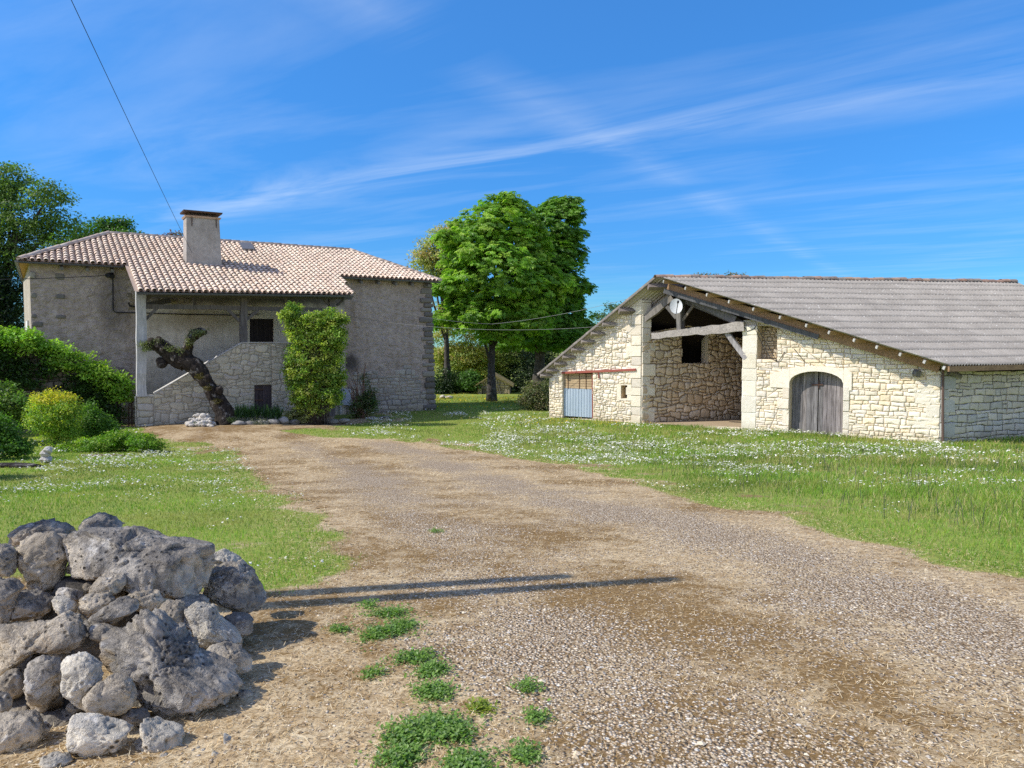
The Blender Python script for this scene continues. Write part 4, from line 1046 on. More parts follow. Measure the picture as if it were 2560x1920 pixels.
def colmix(n, cols, seed, v=.18):
    rs = np.random.default_rng(seed); c = np.array(cols)[rs.integers(0, len(cols), n)]; return c*(1+rs.uniform(-v, v, (n, 1)))
# lawn and meadow
x, y, r = sample(520000, 3.2, 46, 1.35)
_, _, gn, sd = paint(x, y); ok = free(x, y) & (gn > RNG.random(len(x))*.85+.08); x, y, r, gn, sd = x[ok], y[ok], r[ok], gn[ok], sd[ok]
right = (x > 0) & (sd < 0); tall = np.clip((-sd-.6)*.45, 0, 1)*np.clip(.55+1.2*fbm2(x, y, .5, 3, 77), 0.1, 1)
tall *= np.where(right, np.clip((x+2)/9, .12, 1), .12)*np.where(y > 30, .4, 1)
rs = np.random.default_rng(5); hg = (.022+.030*rs.random(len(x))**1.5)*(1+.6*gn*(fbm2(x, y, 1.2, 3, 99)+.4))+tall*(.06+.10*rs.random(len(x)))
gc = colmix(len(x), [(.17, .34, .035), (.24, .41, .04), (.34, .44, .055), (.21, .36, .06)], 6)
lush = np.clip(.5+1.3*fbm2(x, y, .6, 4, 55), 0, 1)[:, None]
gc = gc*(.55+.62*lush); tanp = np.clip(fbm2(x, y, 1.3, 4, 57)*2.2-.15, 0, .75)[:, None]; gc = gc*(1-tanp)+np.array([.42, .38, .12])*tanp
dryb = (rs.random(len(x)) < np.clip(.16-.5*(fbm2(x, y, .45, 4, 41)*-1), .05, .6)); gc[dryb] = colmix(int(dryb.sum()), [(.55, .44, .20), (.45, .38, .15), (.64, .52, .28)], 8)
g1_ = blades('grass', x, y, hg, np.maximum(.0028, r*.00032), rs.uniform(.2, .9, len(x)), gc, M_GRASS, seed=9)
tag(g1_, 'short green lawn grass and longer meadow grass', 'grass', kind='stuff')
# stalks with grey-violet heads in the meadow
x, y, r = sample(5000, 5, 34, 1.2, -10, 50); _, _, gn, sd = paint(x, y); ok = free(x, y) & (sd < -1.2) & (x > 0) & (fbm2(x, y, .5, 3, 91) > -.1)
x, y, r = x[ok], y[ok], r[ok]; hh = np.random.default_rng(3).uniform(.14, .32, len(x))
gs = blades('seed_stalks', x, y, hh, np.maximum(.004, r*.00035), .25+0*x, colmix(len(x), [(.10, .13, .06), (.13, .12, .12), (.20, .22, .09)], 4), M_GRASS, seed=12); tag(gs, 'thin dark flowering stalks standing in the meadow', 'grass', kind='stuff')
# dry straw lying on the drive
x, y, r = sample(185000, 2.3, 26, 1.5); gr_, mo_, gn, sd = paint(x, y); ok = free(x, y) & (sd > -.6) & (RNG.random(len(x)) > np.clip(gr_*1.1, 0, .96)); x, y, r = x[ok], y[ok], r[ok]
n = len(x); rs = np.random.default_rng(15); th = rs.uniform(0, math.pi*2, n); L = rs.uniform(.012, .058, n)*np.maximum(1, r*.12); wv = np.maximum(.0012, r*.00022)
b = np.stack([x, y, gz(x, y)+rs.uniform(.004, .02, n)], 1); d = np.stack([np.cos(th)*L, np.sin(th)*L, rs.uniform(-.1, .35, n)*L], 1); pv = np.stack([-np.sin(th)*wv, np.cos(th)*wv, 0*wv], 1); cv = pv*rs.uniform(-6, 6, (n, 1))
V = np.stack([b-pv, b+pv, b+d*.5+cv+pv, b+d*.5+cv-pv, b+d], 1).reshape(-1, 3); k = np.arange(n)*5
sc = colmix(n, [(.78, .61, .36), (.68, .50, .26), (.84, .71, .47), (.52, .35, .16), (.42, .28, .12)], 16)
st_ = np_mesh('straw', V, [np.stack([k, k+1, k+2, k+3], 1), np.stack([k+3, k+2, k+4], 1)], M_STRAW, col=np.concatenate([sc, sc])); tag(st_, 'dry straw coloured grass lying over the drive', 'dry grass', kind='stuff')
# loose gravel
x, y, r = sample(100000, 2.4, 11, 1.9); gr_, mo_, gn, sd = paint(x, y); ok = (sd > .1) & (gr_ > RNG.random(len(x))*2.1-.10); x, y, r = x[ok], y[ok], r[ok]; n = len(x); rs = np.random.default_rng(18)
s = .003+.006*rs.random(n)**3+.014*(rs.random(n) > .992)*rs.random(n)+r*.0001
oc = np.array([(1, 0, 0), (.3, .95, 0), (-.8, .6, 0), (-.8, -.6, 0), (.3, -.95, 0), (0.15, .1, .75), (-.2, .1, -.6)])
of = np.array([(0, 1, 5), (1, 2, 5), (2, 3, 5), (3, 4, 5), (4, 0, 5)])
th = rs.uniform(0, 6.28, n); c_, s_ = np.cos(th), np.sin(th); sq = rs.uniform(.6, 1.5, (n, 1))
P = oc[None]*np.stack([s, s, s*rs.uniform(.5, 1, n)], 1)[:, None, :]; P[:, :, 0] *= sq; P += rs.uniform(-.18, .18, P.shape)*s[:, None, None]
V = np.stack([P[:, :, 0]*c_[:, None]-P[:, :, 1]*s_[:, None]+x[:, None], P[:, :, 0]*s_[:, None]+P[:, :, 1]*c_[:, None]+y[:, None], P[:, :, 2]+(gz(x, y)+.008)[:, None]], -1).reshape(-1, 3)
Fq = (of[None]+(np.arange(n)*7)[:, None, None]).reshape(-1, 3); pcx = np.repeat(colmix(n, [(.54, .44, .285), (.60, .49, .335), (.45, .36, .23), (.36, .26, .15), (.73, .63, .46)], 19), 5, 0)
t = NT('pebble'); M_PEB = t.bsdf(t.mix(t.ramp(t.noise(t.pos(), 90, 3), [(.4, 0), (.8, .4)]), t.attr(), (.3, .25, .2, 1)), .9)
pb = np_mesh('gravel', V, [Fq], M_PEB, col=pcx); tag(pb, 'loose pale limestone gravel on the drive', 'gravel', kind='stuff')
# daisies and yellow flowers
def discs(name, x, y, r, size, hgt, col, label, seed):
    rs = np.random.default_rng(seed); n = len(x); V = []
    tx, ty = rs.normal(0, .35, n), rs.normal(0, .35, n)-.25; z = gz(x, y)+hgt
    P = [np.stack([x, y, z+size*.25], 1)]
    for j in range(6):
        a = j*math.pi/3+rs.uniform(0, .5, n); cx_, cy_ = np.cos(a)*size, np.sin(a)*size
        P.append(np.stack([x+cx_, y+cy_, z+cx_*tx+cy_*ty], 1))
    V = np.stack(P, 1).reshape(-1, 3); k = (np.arange(n)*7)[:, None]
    Fq = np.concatenate([np.concatenate([k, k+1+j, k+1+(j+1) % 6], 1) for j in range(6)])
    o = np_mesh(name, V, [Fq], M_STRAW, col=np.tile(col, (6, 1))); tag(o, label, 'flowers', kind='stuff'); return o
x, y, r = sample(360000, 4.2, 44, .8); _, _, gn, sd = paint(x, y)
pm = fbm2(x, y, .42, 4, 61)*1.3+1.1*fbm2(x, y, 1.7, 3, 63); band = np.clip(1-np.abs(y-22)/13, 0, 1)*(x > -1)
ok = free(x, y) & (gn > .25) & (pm+band*.55*np.clip(1.25-np.abs(x-3)/12, .2, 1)+(x < 0)*.12 > .30+RNG.random(len(x))*1.0) & (y < 36); x, y, r = x[ok], y[ok], r[ok]
n = len(x); discs('daisies', x, y, r, np.maximum(.011, r*.00105)*np.random.default_rng(1).uniform(.7, 1.2, n), .05+.06*np.random.default_rng(2).random(n)+np.clip(x-4, 0, 5)*.012, colmix(n, [(.88, .85, .76), (.80, .78, .71)], 64, .06), 'white daisies scattered in drifts through the grass', 65)
x, y, r = sample(50000, 4.2, 52, .6); _, _, gn, sd = paint(x, y)
bl_ = BN.P(0, 0); near = np.exp(-(((x-bl_[0]-.5)/4.0)**2+((y-bl_[1]+2.2)/1.7)**2))+.9*np.exp(-((y-42)/5)**2)*(x > -7)
ok = free(x, y) & (gn > .2) & (fbm2(x, y, .5, 4, 71)*.55+near*1.2 > .24+RNG.random(len(x))*.9); x, y, r = x[ok], y[ok], r[ok]
n = len(x); discs('yellow_flowers', x, y, r, np.maximum(.010, r*.00085), .06+.06*np.random.default_rng(4).random(n), colmix(n, [(.80, .52, .02), (.72, .55, .04), (.62, .45, .05)], 73, .1), 'small yellow flowers in the grass', 74)

# ------------------------------------------------------------------ foliage
def leaf_mesh(name, C, Ax, Nn, L, Wd, col, mat, parent=None, org=None, fold=.15):
    """diamond leaves: C base points, Ax axis, Nn normal"""
    Ax = Ax/np.linalg.norm(Ax, axis=1, keepdims=True); S_ = np.cross(Nn, Ax); S_ /= np.linalg.norm(S_, axis=1, keepdims=True)+1e-9; Nn = np.cross(Ax, S_)
    L = L[:, None]; Wd = Wd[:, None]; mid = C+Ax*L*.5+Nn*L*fold*.5; n = len(C)
    V = np.stack([C, mid+S_*Wd, C+Ax*L, mid-S_*Wd], 1).reshape(-1, 3); k = np.arange(n)*4
    return np_mesh(name, V, [np.stack([k, k+1, k+2, k+3], 1)], mat, parent, org, col=col)
def unit(n, rs): v = rs.normal(size=(n, 3)); return v/np.linalg.norm(v, axis=1, keepdims=True)
def crown_points(blobs, nclump, rs, shell=(.55, 1.02), low=-1.0):
    """clump centres over the blobs (centre, (rx,ry,rz)), shared out by surface; returns centres, outward, size"""
    A = np.array([b[1][0]*b[1][2] for b in blobs]); k = rs.choice(len(blobs), nclump, p=A/A.sum())
    Cb = np.array([b[0] for b in blobs])[k]; Rb = np.array([b[1] for b in blobs])[k]
    o = unit(nclump, rs); o[:, 2] = np.where(o[:, 2] < low, -o[:, 2], o[:, 2])
    f = rs.uniform(shell[0]**2, shell[1]**2, nclump)**.5
    return Cb+o*Rb*f[:, None], o, Rb.mean(1), f
def foliage(name, blobs, nclump, nleaf, clump_r, L, W, cols, mat, parent=None, org=None, seed=1, flat=.45, up=.6, droop=.2, shell=(.5, 1.03), hue=.25, dark_in=.5):
    rs = np.random.default_rng(seed); C, o, _, f = crown_points(blobs, nclump, rs, shell)
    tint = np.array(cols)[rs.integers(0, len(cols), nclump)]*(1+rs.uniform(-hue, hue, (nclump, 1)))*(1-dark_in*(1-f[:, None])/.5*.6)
    m = nclump*nleaf; ci = np.repeat(np.arange(nclump), nleaf)
    q = unit(m, rs)*(rs.random((m, 1))**.5)*clump_r; q[:, 2] *= flat
    P = C[ci]+q; P[:, 2] -= droop*np.hypot(q[:, 0], q[:, 1])
    ax = q*np.array([1, 1, .3])+unit(m, rs)*clump_r*.6; ax[:, 2] -= droop*clump_r
    nn = np.array([0, 0, up])+o[ci]*.45+unit(m, rs)*.55
    LL = L*rs.uniform(.6, 1.25, m); return leaf_mesh(name, P, ax, nn, LL, LL*W, tint[ci]*(1+rs.uniform(-.18, .18, (m, 1))), mat, parent, org)
def palmate(name, blobs, nclump, per, clump_r, L, cols, mat, parent, seed=1, shell=(.55, 1.02)):
    """horse-chestnut leaves: fans of drooping leaflets in tiers"""
    rs = np.random.default_rng(seed); C, o, _, f = crown_points(blobs, nclump, rs, shell, -.8)
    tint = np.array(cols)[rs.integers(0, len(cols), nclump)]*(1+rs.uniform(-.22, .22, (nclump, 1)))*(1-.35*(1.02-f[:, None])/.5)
    m = nclump*per; ci = np.repeat(np.arange(nclump), per); q = unit(m, rs)*(rs.random((m, 1))**.5)*clump_r; q[:, 2] *= .34
    hub = C[ci]+q; hub[:, 2] -= .35*np.hypot(q[:, 0], q[:, 1])
    tilt = o[ci]*.6+np.array([0, 0, .75])+unit(m, rs)*.5; tilt /= np.linalg.norm(tilt, axis=1, keepdims=True)
    ref = np.cross(tilt, unit(m, rs)); ref /= np.linalg.norm(ref, axis=1, keepdims=True); bi = np.cross(tilt, ref)
    Cs, Ax, Nn, LL, cc = [], [], [], [], []
    base = rs.uniform(0, 6.28, m); sc = rs.uniform(.75, 1.2, m)
    for j in range(6):
        a = base+j*2*math.pi/6; d = ref*np.cos(a)[:, None]+bi*np.sin(a)[:, None]
        Cs.append(hub); Ax.append(d-np.array([0, 0, .55])+tilt*.05); Nn.append(tilt+d*.35); LL.append(L*sc*rs.uniform(.8, 1.1, m)); cc.append(tint[ci]*(1+rs.uniform(-.15, .15, (m, 1))))
    LL = np.concatenate(LL); return leaf_mesh(name, np.concatenate(Cs), np.concatenate(Ax), np.concatenate(Nn), LL, LL*.24, np.concatenate(cc), mat, parent, fold=.25)
def pb_(px, py, Y, rx, rz, ry=None):
    """a blob seen at a pixel: half width rx and half height rz in photo pixels at depth Y"""
    k = Y/F; return (at(px, py, Y), (rx*k, (ry if ry is not None else rx)*k, rz*k))
M_LEAF = mat_leaf('leaf', .5); M_LEAFD = mat_leaf('dull_leaf', .35)
M_BARK = mat_bark('bark', (.035, .030, .026), (.12, .105, .09)); M_BARKG = mat_bark('mossy_bark', (.010, .008, .007), (.06, .047, .036), (.30, .28, .25, 1))
def limbs(mb, base, top, r0, blobs, seed, frac=(.35, .95), n=None):
    rs = random.Random(seed); base = np.array(base); top = np.array(top)
    pts = [base+(top-base)*t+np.array([rs.uniform(-.12, .12), rs.uniform(-.12, .12), 0])*(.3+t)*min(1, 6*t) for t in np.linspace(0, 1, 9)]
    mb.smooth = True; mb.tube(pts, [r0*(1.45 if i == 0 else 1.08 if i == 1 else 1-.095*i) for i in range(9)], 10, wob=.25, seed=seed)
    for i, b in enumerate(blobs[:n]):
        t = rs.uniform(*frac); a = pts[min(8, int(t*8))]; e = np.array(b[0])+np.array(b[1])*np.array([rs.uniform(-.3, .3), rs.uniform(-.3, .3), rs.uniform(-.1, .4)])
        mid = a+(e-a)*.5+np.array([0, 0, -.06*np.linalg.norm(e-a)])
        mb.tube([a, mid, e], [r0*.42, r0*.26, r0*.07], 7, wob=.2, seed=i)
        for k in range(3):
            f = mid+(e-mid)*rs.uniform(0, .8); g = f+np.array([rs.uniform(-1, 1), rs.uniform(-1, 1), rs.uniform(.1, 1)])*np.array(b[1])*.75; mb.tube([f, (f+g)/2+np.array([0, 0, .05]), g], [r0*.15, r0*.09, r0*.03], 5)
    mb.smooth = False
def tree(name, label, base, top, r0, blobs, crown_fn, seed, group=None, bark=None, cat='tree', n=None):
    t = thing(name, base, label, cat, group); mb = MB(); limbs(mb, np.array(base)-np.array([0, 0, .15]), top, r0, blobs, seed, n=n); mb.build('trunk', bark or M_BARK, t); crown_fn(t); return t
# ------------------------------------------------------------------ trees
CG = [(.30, .52, .045), (.36, .58, .055), (.24, .45, .04), (.44, .62, .075), (.20, .39, .045)]
bA = G(1228, 1003)
YA = bA[1]
blA = [pb_(1318, 575, YA+1, 45, 32), pb_(1235, 560, YA, 95, 50), pb_(1280, 520, YA+1, 50, 30), pb_(1180, 620, YA-1, 75, 60), pb_(1300, 620, YA+1, 85, 60), pb_(1240, 680, YA-1.5, 110, 80), pb_(1165, 720, YA-1, 62, 70), pb_(1330, 720, YA+.5, 85, 75), pb_(1190, 785, YA-1.2, 82, 52), pb_(1290, 790, YA-.5, 88, 52), pb_(1250, 830, YA-.5, 60, 28), pb_(1170, 650, YA, 55, 50)]
def fringe(bl, n, seed, s=(.35, .8)):
    rs = random.Random(seed); out = []
    for i in range(n):
        c, r = rs.choice(bl); d = nrm((rs.gauss(0, 1), rs.gauss(0, .8), rs.gauss(.25, 1))); q = rs.uniform(*s)
        out.append((np.array(c)+d*np.array(r)*rs.uniform(.95, 1.12), (q, q, q*.7)))
    return out
frA = fringe(blA, 34, 1)
tree('chestnut_tree', 'big bright green chestnut tree with a bare dark trunk between house and barn', bA, at(1240, 640, YA), .23, blA,
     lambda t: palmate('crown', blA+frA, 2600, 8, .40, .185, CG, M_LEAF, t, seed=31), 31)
YB = YA+4
bB = np.array([*at(1345, 990, YB)[:2], -1.5])
blB = [pb_(1385, 560, YB, 62, 50), pb_(1395, 520, YB, 40, 28), pb_(1420, 630, YB, 48, 45), pb_(1400, 700, YB-1, 62, 60), pb_(1350, 780, YB-.5, 100, 80), pb_(1425, 730, YB, 42, 50), pb_(1390, 830, YB, 85, 48), pb_(1335, 835, YB, 90, 50), pb_(1360, 650, YB, 80, 80), pb_(1450, 800, YB, 35, 35)]
frB = fringe(blB, 34, 2)
tree('chestnut_tree', 'darker chestnut tree half hidden behind the bright one, nearest the barn roof', bB, at(1365, 640, YB), .38, blB,
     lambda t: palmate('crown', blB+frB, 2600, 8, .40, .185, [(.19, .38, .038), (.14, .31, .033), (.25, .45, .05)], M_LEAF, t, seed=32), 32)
YC = YA+9
bC = np.array([*at(1120, 985, YC)[:2], -1.6])
blC = [pb_(1115, 590, YC, 42, 30), pb_(1080, 630, YC, 45, 40), pb_(1060, 650, YC, 30, 30), pb_(1120, 660, YC, 60, 55), pb_(1095, 700, YC, 40, 30), pb_(1140, 580, YC, 30, 35), pb_(1110, 790, YC, 40, 40)]
tree('budding_tree', 'thin brownish tree in young leaf showing over the right end of the house roof', bC, at(1105, 640, YC), .25, blC,
     lambda t: foliage('crown', blC, 420, 34, .55, .15, .36, [(.52, .54, .15), (.58, .55, .18), (.44, .52, .12), (.54, .42, .16)], M_LEAFD, t, seed=33, shell=(.2, 1.05)), 33)
olive = [(.54, .62, .10), (.62, .62, .15), (.44, .56, .09), (.62, .50, .16)]
for (nm, lb, px, py, Y, bl, cols, sd_) in (
    ('olive_tree', 'loose yellow-green tree low behind the house corner', 1110, 990, YA+11, [(1110, 850, 55, 70), (1125, 790, 40, 40), (1160, 890, 60, 50), (1100, 900, 40, 40), (1185, 850, 45, 60)], olive, 34),
    ('olive_tree', 'yellow leaved tree right behind the chestnut trunk', 1190, 990, YA+11.5, [(1195, 900, 50, 40), (1215, 930, 45, 35), (1170, 930, 40, 30), (1245, 880, 45, 50)], [(.54, .58, .08), (.40, .50, .08), (.62, .62, .11)], 35),
    ('dull_tree', 'dull grey-green tree behind the little stone shed', 1275, 990, YA+13, [(1275, 870, 60, 70), (1300, 920, 55, 50), (1255, 940, 50, 40), (1320, 860, 45, 60)], [(.24, .29, .10), (.18, .24, .08), (.30, .32, .13)], 36),
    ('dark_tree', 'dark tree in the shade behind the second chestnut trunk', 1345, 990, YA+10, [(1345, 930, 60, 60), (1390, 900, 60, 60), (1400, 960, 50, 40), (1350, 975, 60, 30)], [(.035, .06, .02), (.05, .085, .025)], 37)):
    bs = [pb_(a, b, Y, c, d) for a, b, c, d in bl]; b0_ = np.array([*at(px, py, Y)[:2], -1.55])
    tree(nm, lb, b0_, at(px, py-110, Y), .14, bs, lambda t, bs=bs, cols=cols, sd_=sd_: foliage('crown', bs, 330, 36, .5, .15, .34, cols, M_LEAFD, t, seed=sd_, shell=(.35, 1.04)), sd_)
GRB = 'dark bushes along the far edge of the yard'
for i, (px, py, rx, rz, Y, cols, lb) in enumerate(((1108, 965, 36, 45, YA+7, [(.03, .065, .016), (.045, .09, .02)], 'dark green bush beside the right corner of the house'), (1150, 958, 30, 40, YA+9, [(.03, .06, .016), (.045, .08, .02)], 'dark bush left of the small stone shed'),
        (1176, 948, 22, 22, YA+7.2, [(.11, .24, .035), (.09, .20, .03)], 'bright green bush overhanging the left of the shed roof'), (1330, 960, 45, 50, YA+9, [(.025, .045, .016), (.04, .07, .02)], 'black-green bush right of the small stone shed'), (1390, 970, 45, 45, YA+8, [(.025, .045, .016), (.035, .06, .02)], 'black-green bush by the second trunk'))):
    base = np.array([*at(px, 995, Y)[:2], -1.5]); t = thing('bush', base, lb, 'bush', GRB); bs = [pb_(px, py, Y, rx, rz), pb_(px+rx*.4, py+rz*.5, Y-.5, rx*.7, rz*.5), pb_(px-rx*.4, py+rz*.45, Y-.3, rx*.7, rz*.5)]
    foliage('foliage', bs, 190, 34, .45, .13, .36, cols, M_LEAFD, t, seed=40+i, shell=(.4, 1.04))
    mb = MB(); mb.tube([base, base+np.array([.1, 0, .9])], [.08, .05], 6); mb.build('stem', M_BARK, t)
# trees behind the left end of the house
def bg_tree(name, lb, px, py, Y, toppx, toppy, r0, bl, n, cols, sd_, L=.15, cr=.6, nl=34, shell=(.4, 1.04), nlimb=None):
    bs = [pb_(a, b, Y+random.uniform(-1, 1), c, d) for a, b, c, d in bl]; b0_ = np.array([*at(px, py, Y)[:2], -1.5])
    return tree(name, lb, b0_, at(toppx, toppy, Y), r0, bs, lambda t: foliage('crown', bs, n, nl, cr, L, .34, cols, M_LEAF, t, seed=sd_, shell=shell), sd_, n=nlimb)
bg_tree('ash_tree', 'tall dark green tree rising at the left edge behind the house', -40, 1000, 41, 30, 560, .34, [(20, 440, 55, 40), (120, 480, 50, 35), (60, 540, 80, 50), (150, 560, 50, 45), (-60, 500, 80, 70), (0, 620, 80, 60), (100, 620, 70, 45), (-80, 640, 90, 80), (20, 480, 40, 35), (165, 620, 40, 30)], 900, [(.17, .29, .065), (.13, .24, .055), (.23, .35, .09)], 51)
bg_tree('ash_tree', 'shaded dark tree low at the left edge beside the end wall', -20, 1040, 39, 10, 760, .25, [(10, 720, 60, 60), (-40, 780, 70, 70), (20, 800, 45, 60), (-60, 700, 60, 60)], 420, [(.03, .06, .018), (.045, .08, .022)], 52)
bg_tree('oak_tree', 'small leafy oak top showing above the left hip of the roof', 250, 980, 46, 255, 640, .16, [(220, 590, 45, 32), (265, 565, 36, 22), (300, 560, 26, 18), (245, 610, 60, 30), (305, 585, 40, 14), (345, 590, 14, 8)], 300, [(.10, .22, .03), (.08, .18, .028)], 53, L=.17, cr=.5, nl=26, shell=(.2, 1.1))
bg_tree('red_leaved_tree', 'reddish tree top just left of the chimney', 430, 980, 50, 430, 660, .16, [(415, 596, 14, 9), (438, 588, 12, 10), (455, 600, 18, 8), (430, 612, 26, 12)], 90, [(.26, .12, .10), (.20, .13, .08), (.16, .16, .05)], 54, L=.14, cr=.4, nl=18, shell=(.1, 1.2))
bg_tree('budding_tree', 'brown budding tree tops peeping over the barn ridge', 1800, 980, 60, 1800, 730, .18, [(1755, 692, 16, 10), (1782, 690, 12, 9), (1825, 686, 14, 11), (1850, 690, 12, 9), (1800, 715, 50, 16)], 120, [(.34, .26, .15), (.28, .22, .14), (.22, .20, .10)], 55, L=.17, cr=.45, nl=16, shell=(.1, 1.2))
bg_tree('pale_tree', 'pale green tree seen between the chestnut and the barn roof', 1530, 1000, 62, 1530, 800, .18, [(1530, 768, 26, 14), (1505, 785, 22, 14), (1555, 770, 20, 12), (1520, 805, 40, 20)], 110, [(.16, .24, .09), (.13, .2, .07)], 56, L=.16, cr=.5, nl=22, shell=(.1, 1.15))
# shrub by the barn corner
base = G(1345, 1025); YS = base[1]
t = thing('shrub', base, 'wide dull green shrub growing against the left corner of the barn', 'shrub'); bs = [pb_(1345, 990, YS, 38, 34), pb_(1325, 1000, YS, 26, 28), pb_(1362, 985, YS+.3, 22, 36), pb_(1340, 968, YS, 22, 16), pb_(1360, 1010, YS-.2, 22, 22)]
foliage('foliage', bs, 420, 30, .3, .075, .36, [(.17, .21, .075), (.22, .25, .085), (.13, .16, .06), (.27, .22, .12)], M_LEAFD, t, seed=60, shell=(.4, 1.1), flat=.7)
mb = MB(); mb.tube([base, base+np.array([0, 0, .8])], [.06, .03], 6); mb.build('stem', M_BARK, t)
# small stone shed
sh = at(1234, 990, YA+1.2); SHD = Plane(at(1198, 990, YA+6.4), (1, -.03)); SY = lambda px, py: SHD.hit(px, py)
shed = thing('stone_shed', (*SHD.P(.8, 0)[:2], -1.5), 'tiny stone shed with mossy gabled roof behind the chestnut trunk', 'shed')
M_SHED = mat_stone('shed_stone', (.95, .88, .77), .3)
a, b, ap = SY(1194, 962), SY(1275, 962), SY(1232, 938); w0, w1 = SY(1194, 1000), SY(1275, 1000); w0 = (w0[0], -1.9); w1 = (w1[0], -1.9)
dra, drb = SY(1205, 972), SY(1226, 972); dhole = [(dra[0], -1.9), (drb[0], -1.9), (drb[0], dra[1]), (dra[0], dra[1])]
mb = MB(); stones(mb, SHD, [w0, w1, b, ap, a], [dhole], h=(.09, .16), w=(.12, .3), gap=.01, rise=.03, chamf=.2, mortar=(.25, .22, .18), seed=61); mb.cur = (.4, .38, .33)
back = [SHD.P(*p, -3) for p in (w0, w1, b, ap, a)]; frn = [SHD.P(*p) for p in (w0, w1, b, ap, a)]
mb.poly([frn[1], back[1], back[2], frn[2]]); mb.poly([back[0], frn[0], frn[4], back[4]]); mb.poly(back[::-1]); mb.build('wall', M_SHED, shed)
mb = MB(); mb.cur = (1, 1, 1)
for p, q in ((ap, (a[0]-.22, a[1]-.14)), (ap, (b[0]+.22, b[1]-.14))):
    A4 = [SHD.P(*p, .25), SHD.P(*q, .25), SHD.P(*q, -3.2), SHD.P(*p, -3.2)]; mb.hexa(A4, [x+np.array([0, 0, .10]) for x in A4])
t = NT('mossy_tile'); pp = t.pos(); cc = t.mix(t.ramp(t.noise(pp, 6, 5, .7), [(.35, 0), (.65, 1)]), (.24, .17, .11, 1), (.26, .25, .08, 1)); mb.build('roof', t.bsdf(cc, .95, t.bump(t.noise(pp, 20, 4), .05)), shed)
mb = MB(); boards(mb, SHD, dhole, -.1, 4, .04, .01, ((1.0, .95, .9),)); mb.build('door', M_DOOR, shed)
mb = MB(); mb.beam(SHD.P(dra[0]-.15, dra[1]+.08, .03), SHD.P(drb[0]+.15, dra[1]+.08, .03), .12, .14); mb.beam(SHD.at(1243, 955, .06), SHD.at(1257, 1000, .06), .12, .05); mb.build('timber', M_TIMBER, shed)

# ------------------------------------------------------------------ garden left: ivy-clad wall and shrubs
IW0, IW1 = at(-260, 1000, 24.3)[:2], H.P(2.6, 0, 1.6)[:2]; IW = Plane(IW0, IW1-IW0); I_ = lambda px, py, o=0.0: IW.hit(px, py, o)
ivw = thing('ivy_wall', G(200, 1085), 'old garden wall buried in bright ivy, stepping down towards the stair', 'garden wall')
wl = [I_(-260, 1200), I_(303, 1075), I_(303, 945), I_(180, 893), I_(110, 865), I_(-260, 850)]
mb = MB(); stones(mb, IW, wl, h=(.14, .26), w=(.18, .5), gap=.014, rise=.04, chamf=.2, mortar=(.07, .06, .05), pal=[(.20, .18, .15), (.26, .23, .19), (.15, .14, .12)], seed=62)
mb.cur = (.2, .18, .15); fr = [IW.P(*p) for p in wl]; bk = [IW.P(*p, -.5) for p in wl]
for i in range(len(wl)): j = (i+1) % len(wl); mb.poly([fr[j], fr[i], bk[i], bk[j]])
mb.build('wall', M_HOUSESTONE, ivw)
rs = random.Random(3); bs = []
top = [(-200, 842), (-120, 838), (-40, 842), (10, 845), (60, 850), (105, 868), (150, 895), (190, 905), (225, 925), (255, 938), (285, 955), (298, 975)]
for (px, py) in top:
    for k in range(2): p = IW.at(px+rs.uniform(-12, 12), py+rs.uniform(-6, 8), -.1+rs.uniform(-.2, .25)); bs.append((p, (rs.uniform(.4, .65), rs.uniform(.4, .6), rs.uniform(.26, .46))))
ivc = [(.27, .50, .045), (.34, .56, .055), (.20, .41, .04), (.40, .58, .07)]
foliage('ivy', bs, 520, 34, .30, .10, .42, ivc, M_LEAF, ivw, seed=63, shell=(.35, 1.06))
bs = []
for k in range(64):
    px = rs.uniform(-150, 300); ty = np.interp(px, [q[0] for q in top], [q[1] for q in top]); py = ty+rs.uniform(25, 110)
    bs.append((IW.at(px, py, .08), (rs.uniform(.2, .5), .12, rs.uniform(.25, .6))))
foliage('hanging_ivy', bs, 620, 26, .26, .09, .42, [(.05, .11, .018), (.07, .15, .022), (.035, .08, .015)], M_LEAF, ivw, seed=64, shell=(.2, 1.05))  # same ivy, with the wall face's shade put into darker leaf colours
def shrub(name, lb, px, py, bl, n, cols, seed, L=.06, cr=.2, cat='shrub', nl=32, W=.34, shell=(.35, 1.08), flat=.7, dY=0, group=None, stem=True, mat=None, up=.6):
    b_ = G(px, py) if dY == 0 else H.at(px, py, dY); Y = b_[1]; t = thing(name, b_, lb, cat, group); bs = [pb_(a, b, Y+random.uniform(-.3, .3), c, d, (c+d)/2) for a, b, c, d in bl]
    foliage('foliage', bs, n, nl, cr, L, W, cols, mat or M_LEAF, t, seed=seed, shell=shell, flat=flat, up=up)
    if stem:
        mb = MB(); k = Y/F
        for i, b in enumerate(bs[:5]): e = np.array(b[0]); mb.tube([b_+np.array([random.uniform(-.1, .1), 0, -.05]), (b_+e)/2+np.array([random.uniform(-.1, .1), 0, 0]), e], [.022, .016, .006], 5)
        mb.build('stem', M_BARK, t)
    return t
yg = [(.38, .52, .055), (.29, .46, .05), (.50, .57, .06), (.21, .38, .045)]
yb = shrub('spindle_shrub', 'rounded yellow-green shrub with yellow top in front of the ivy wall', 135, 1122, [(140, 1010, 55, 32), (125, 1045, 58, 40), (165, 1035, 40, 35), (100, 1020, 28, 28), (150, 1080, 48, 30)], 420, yg, 65)
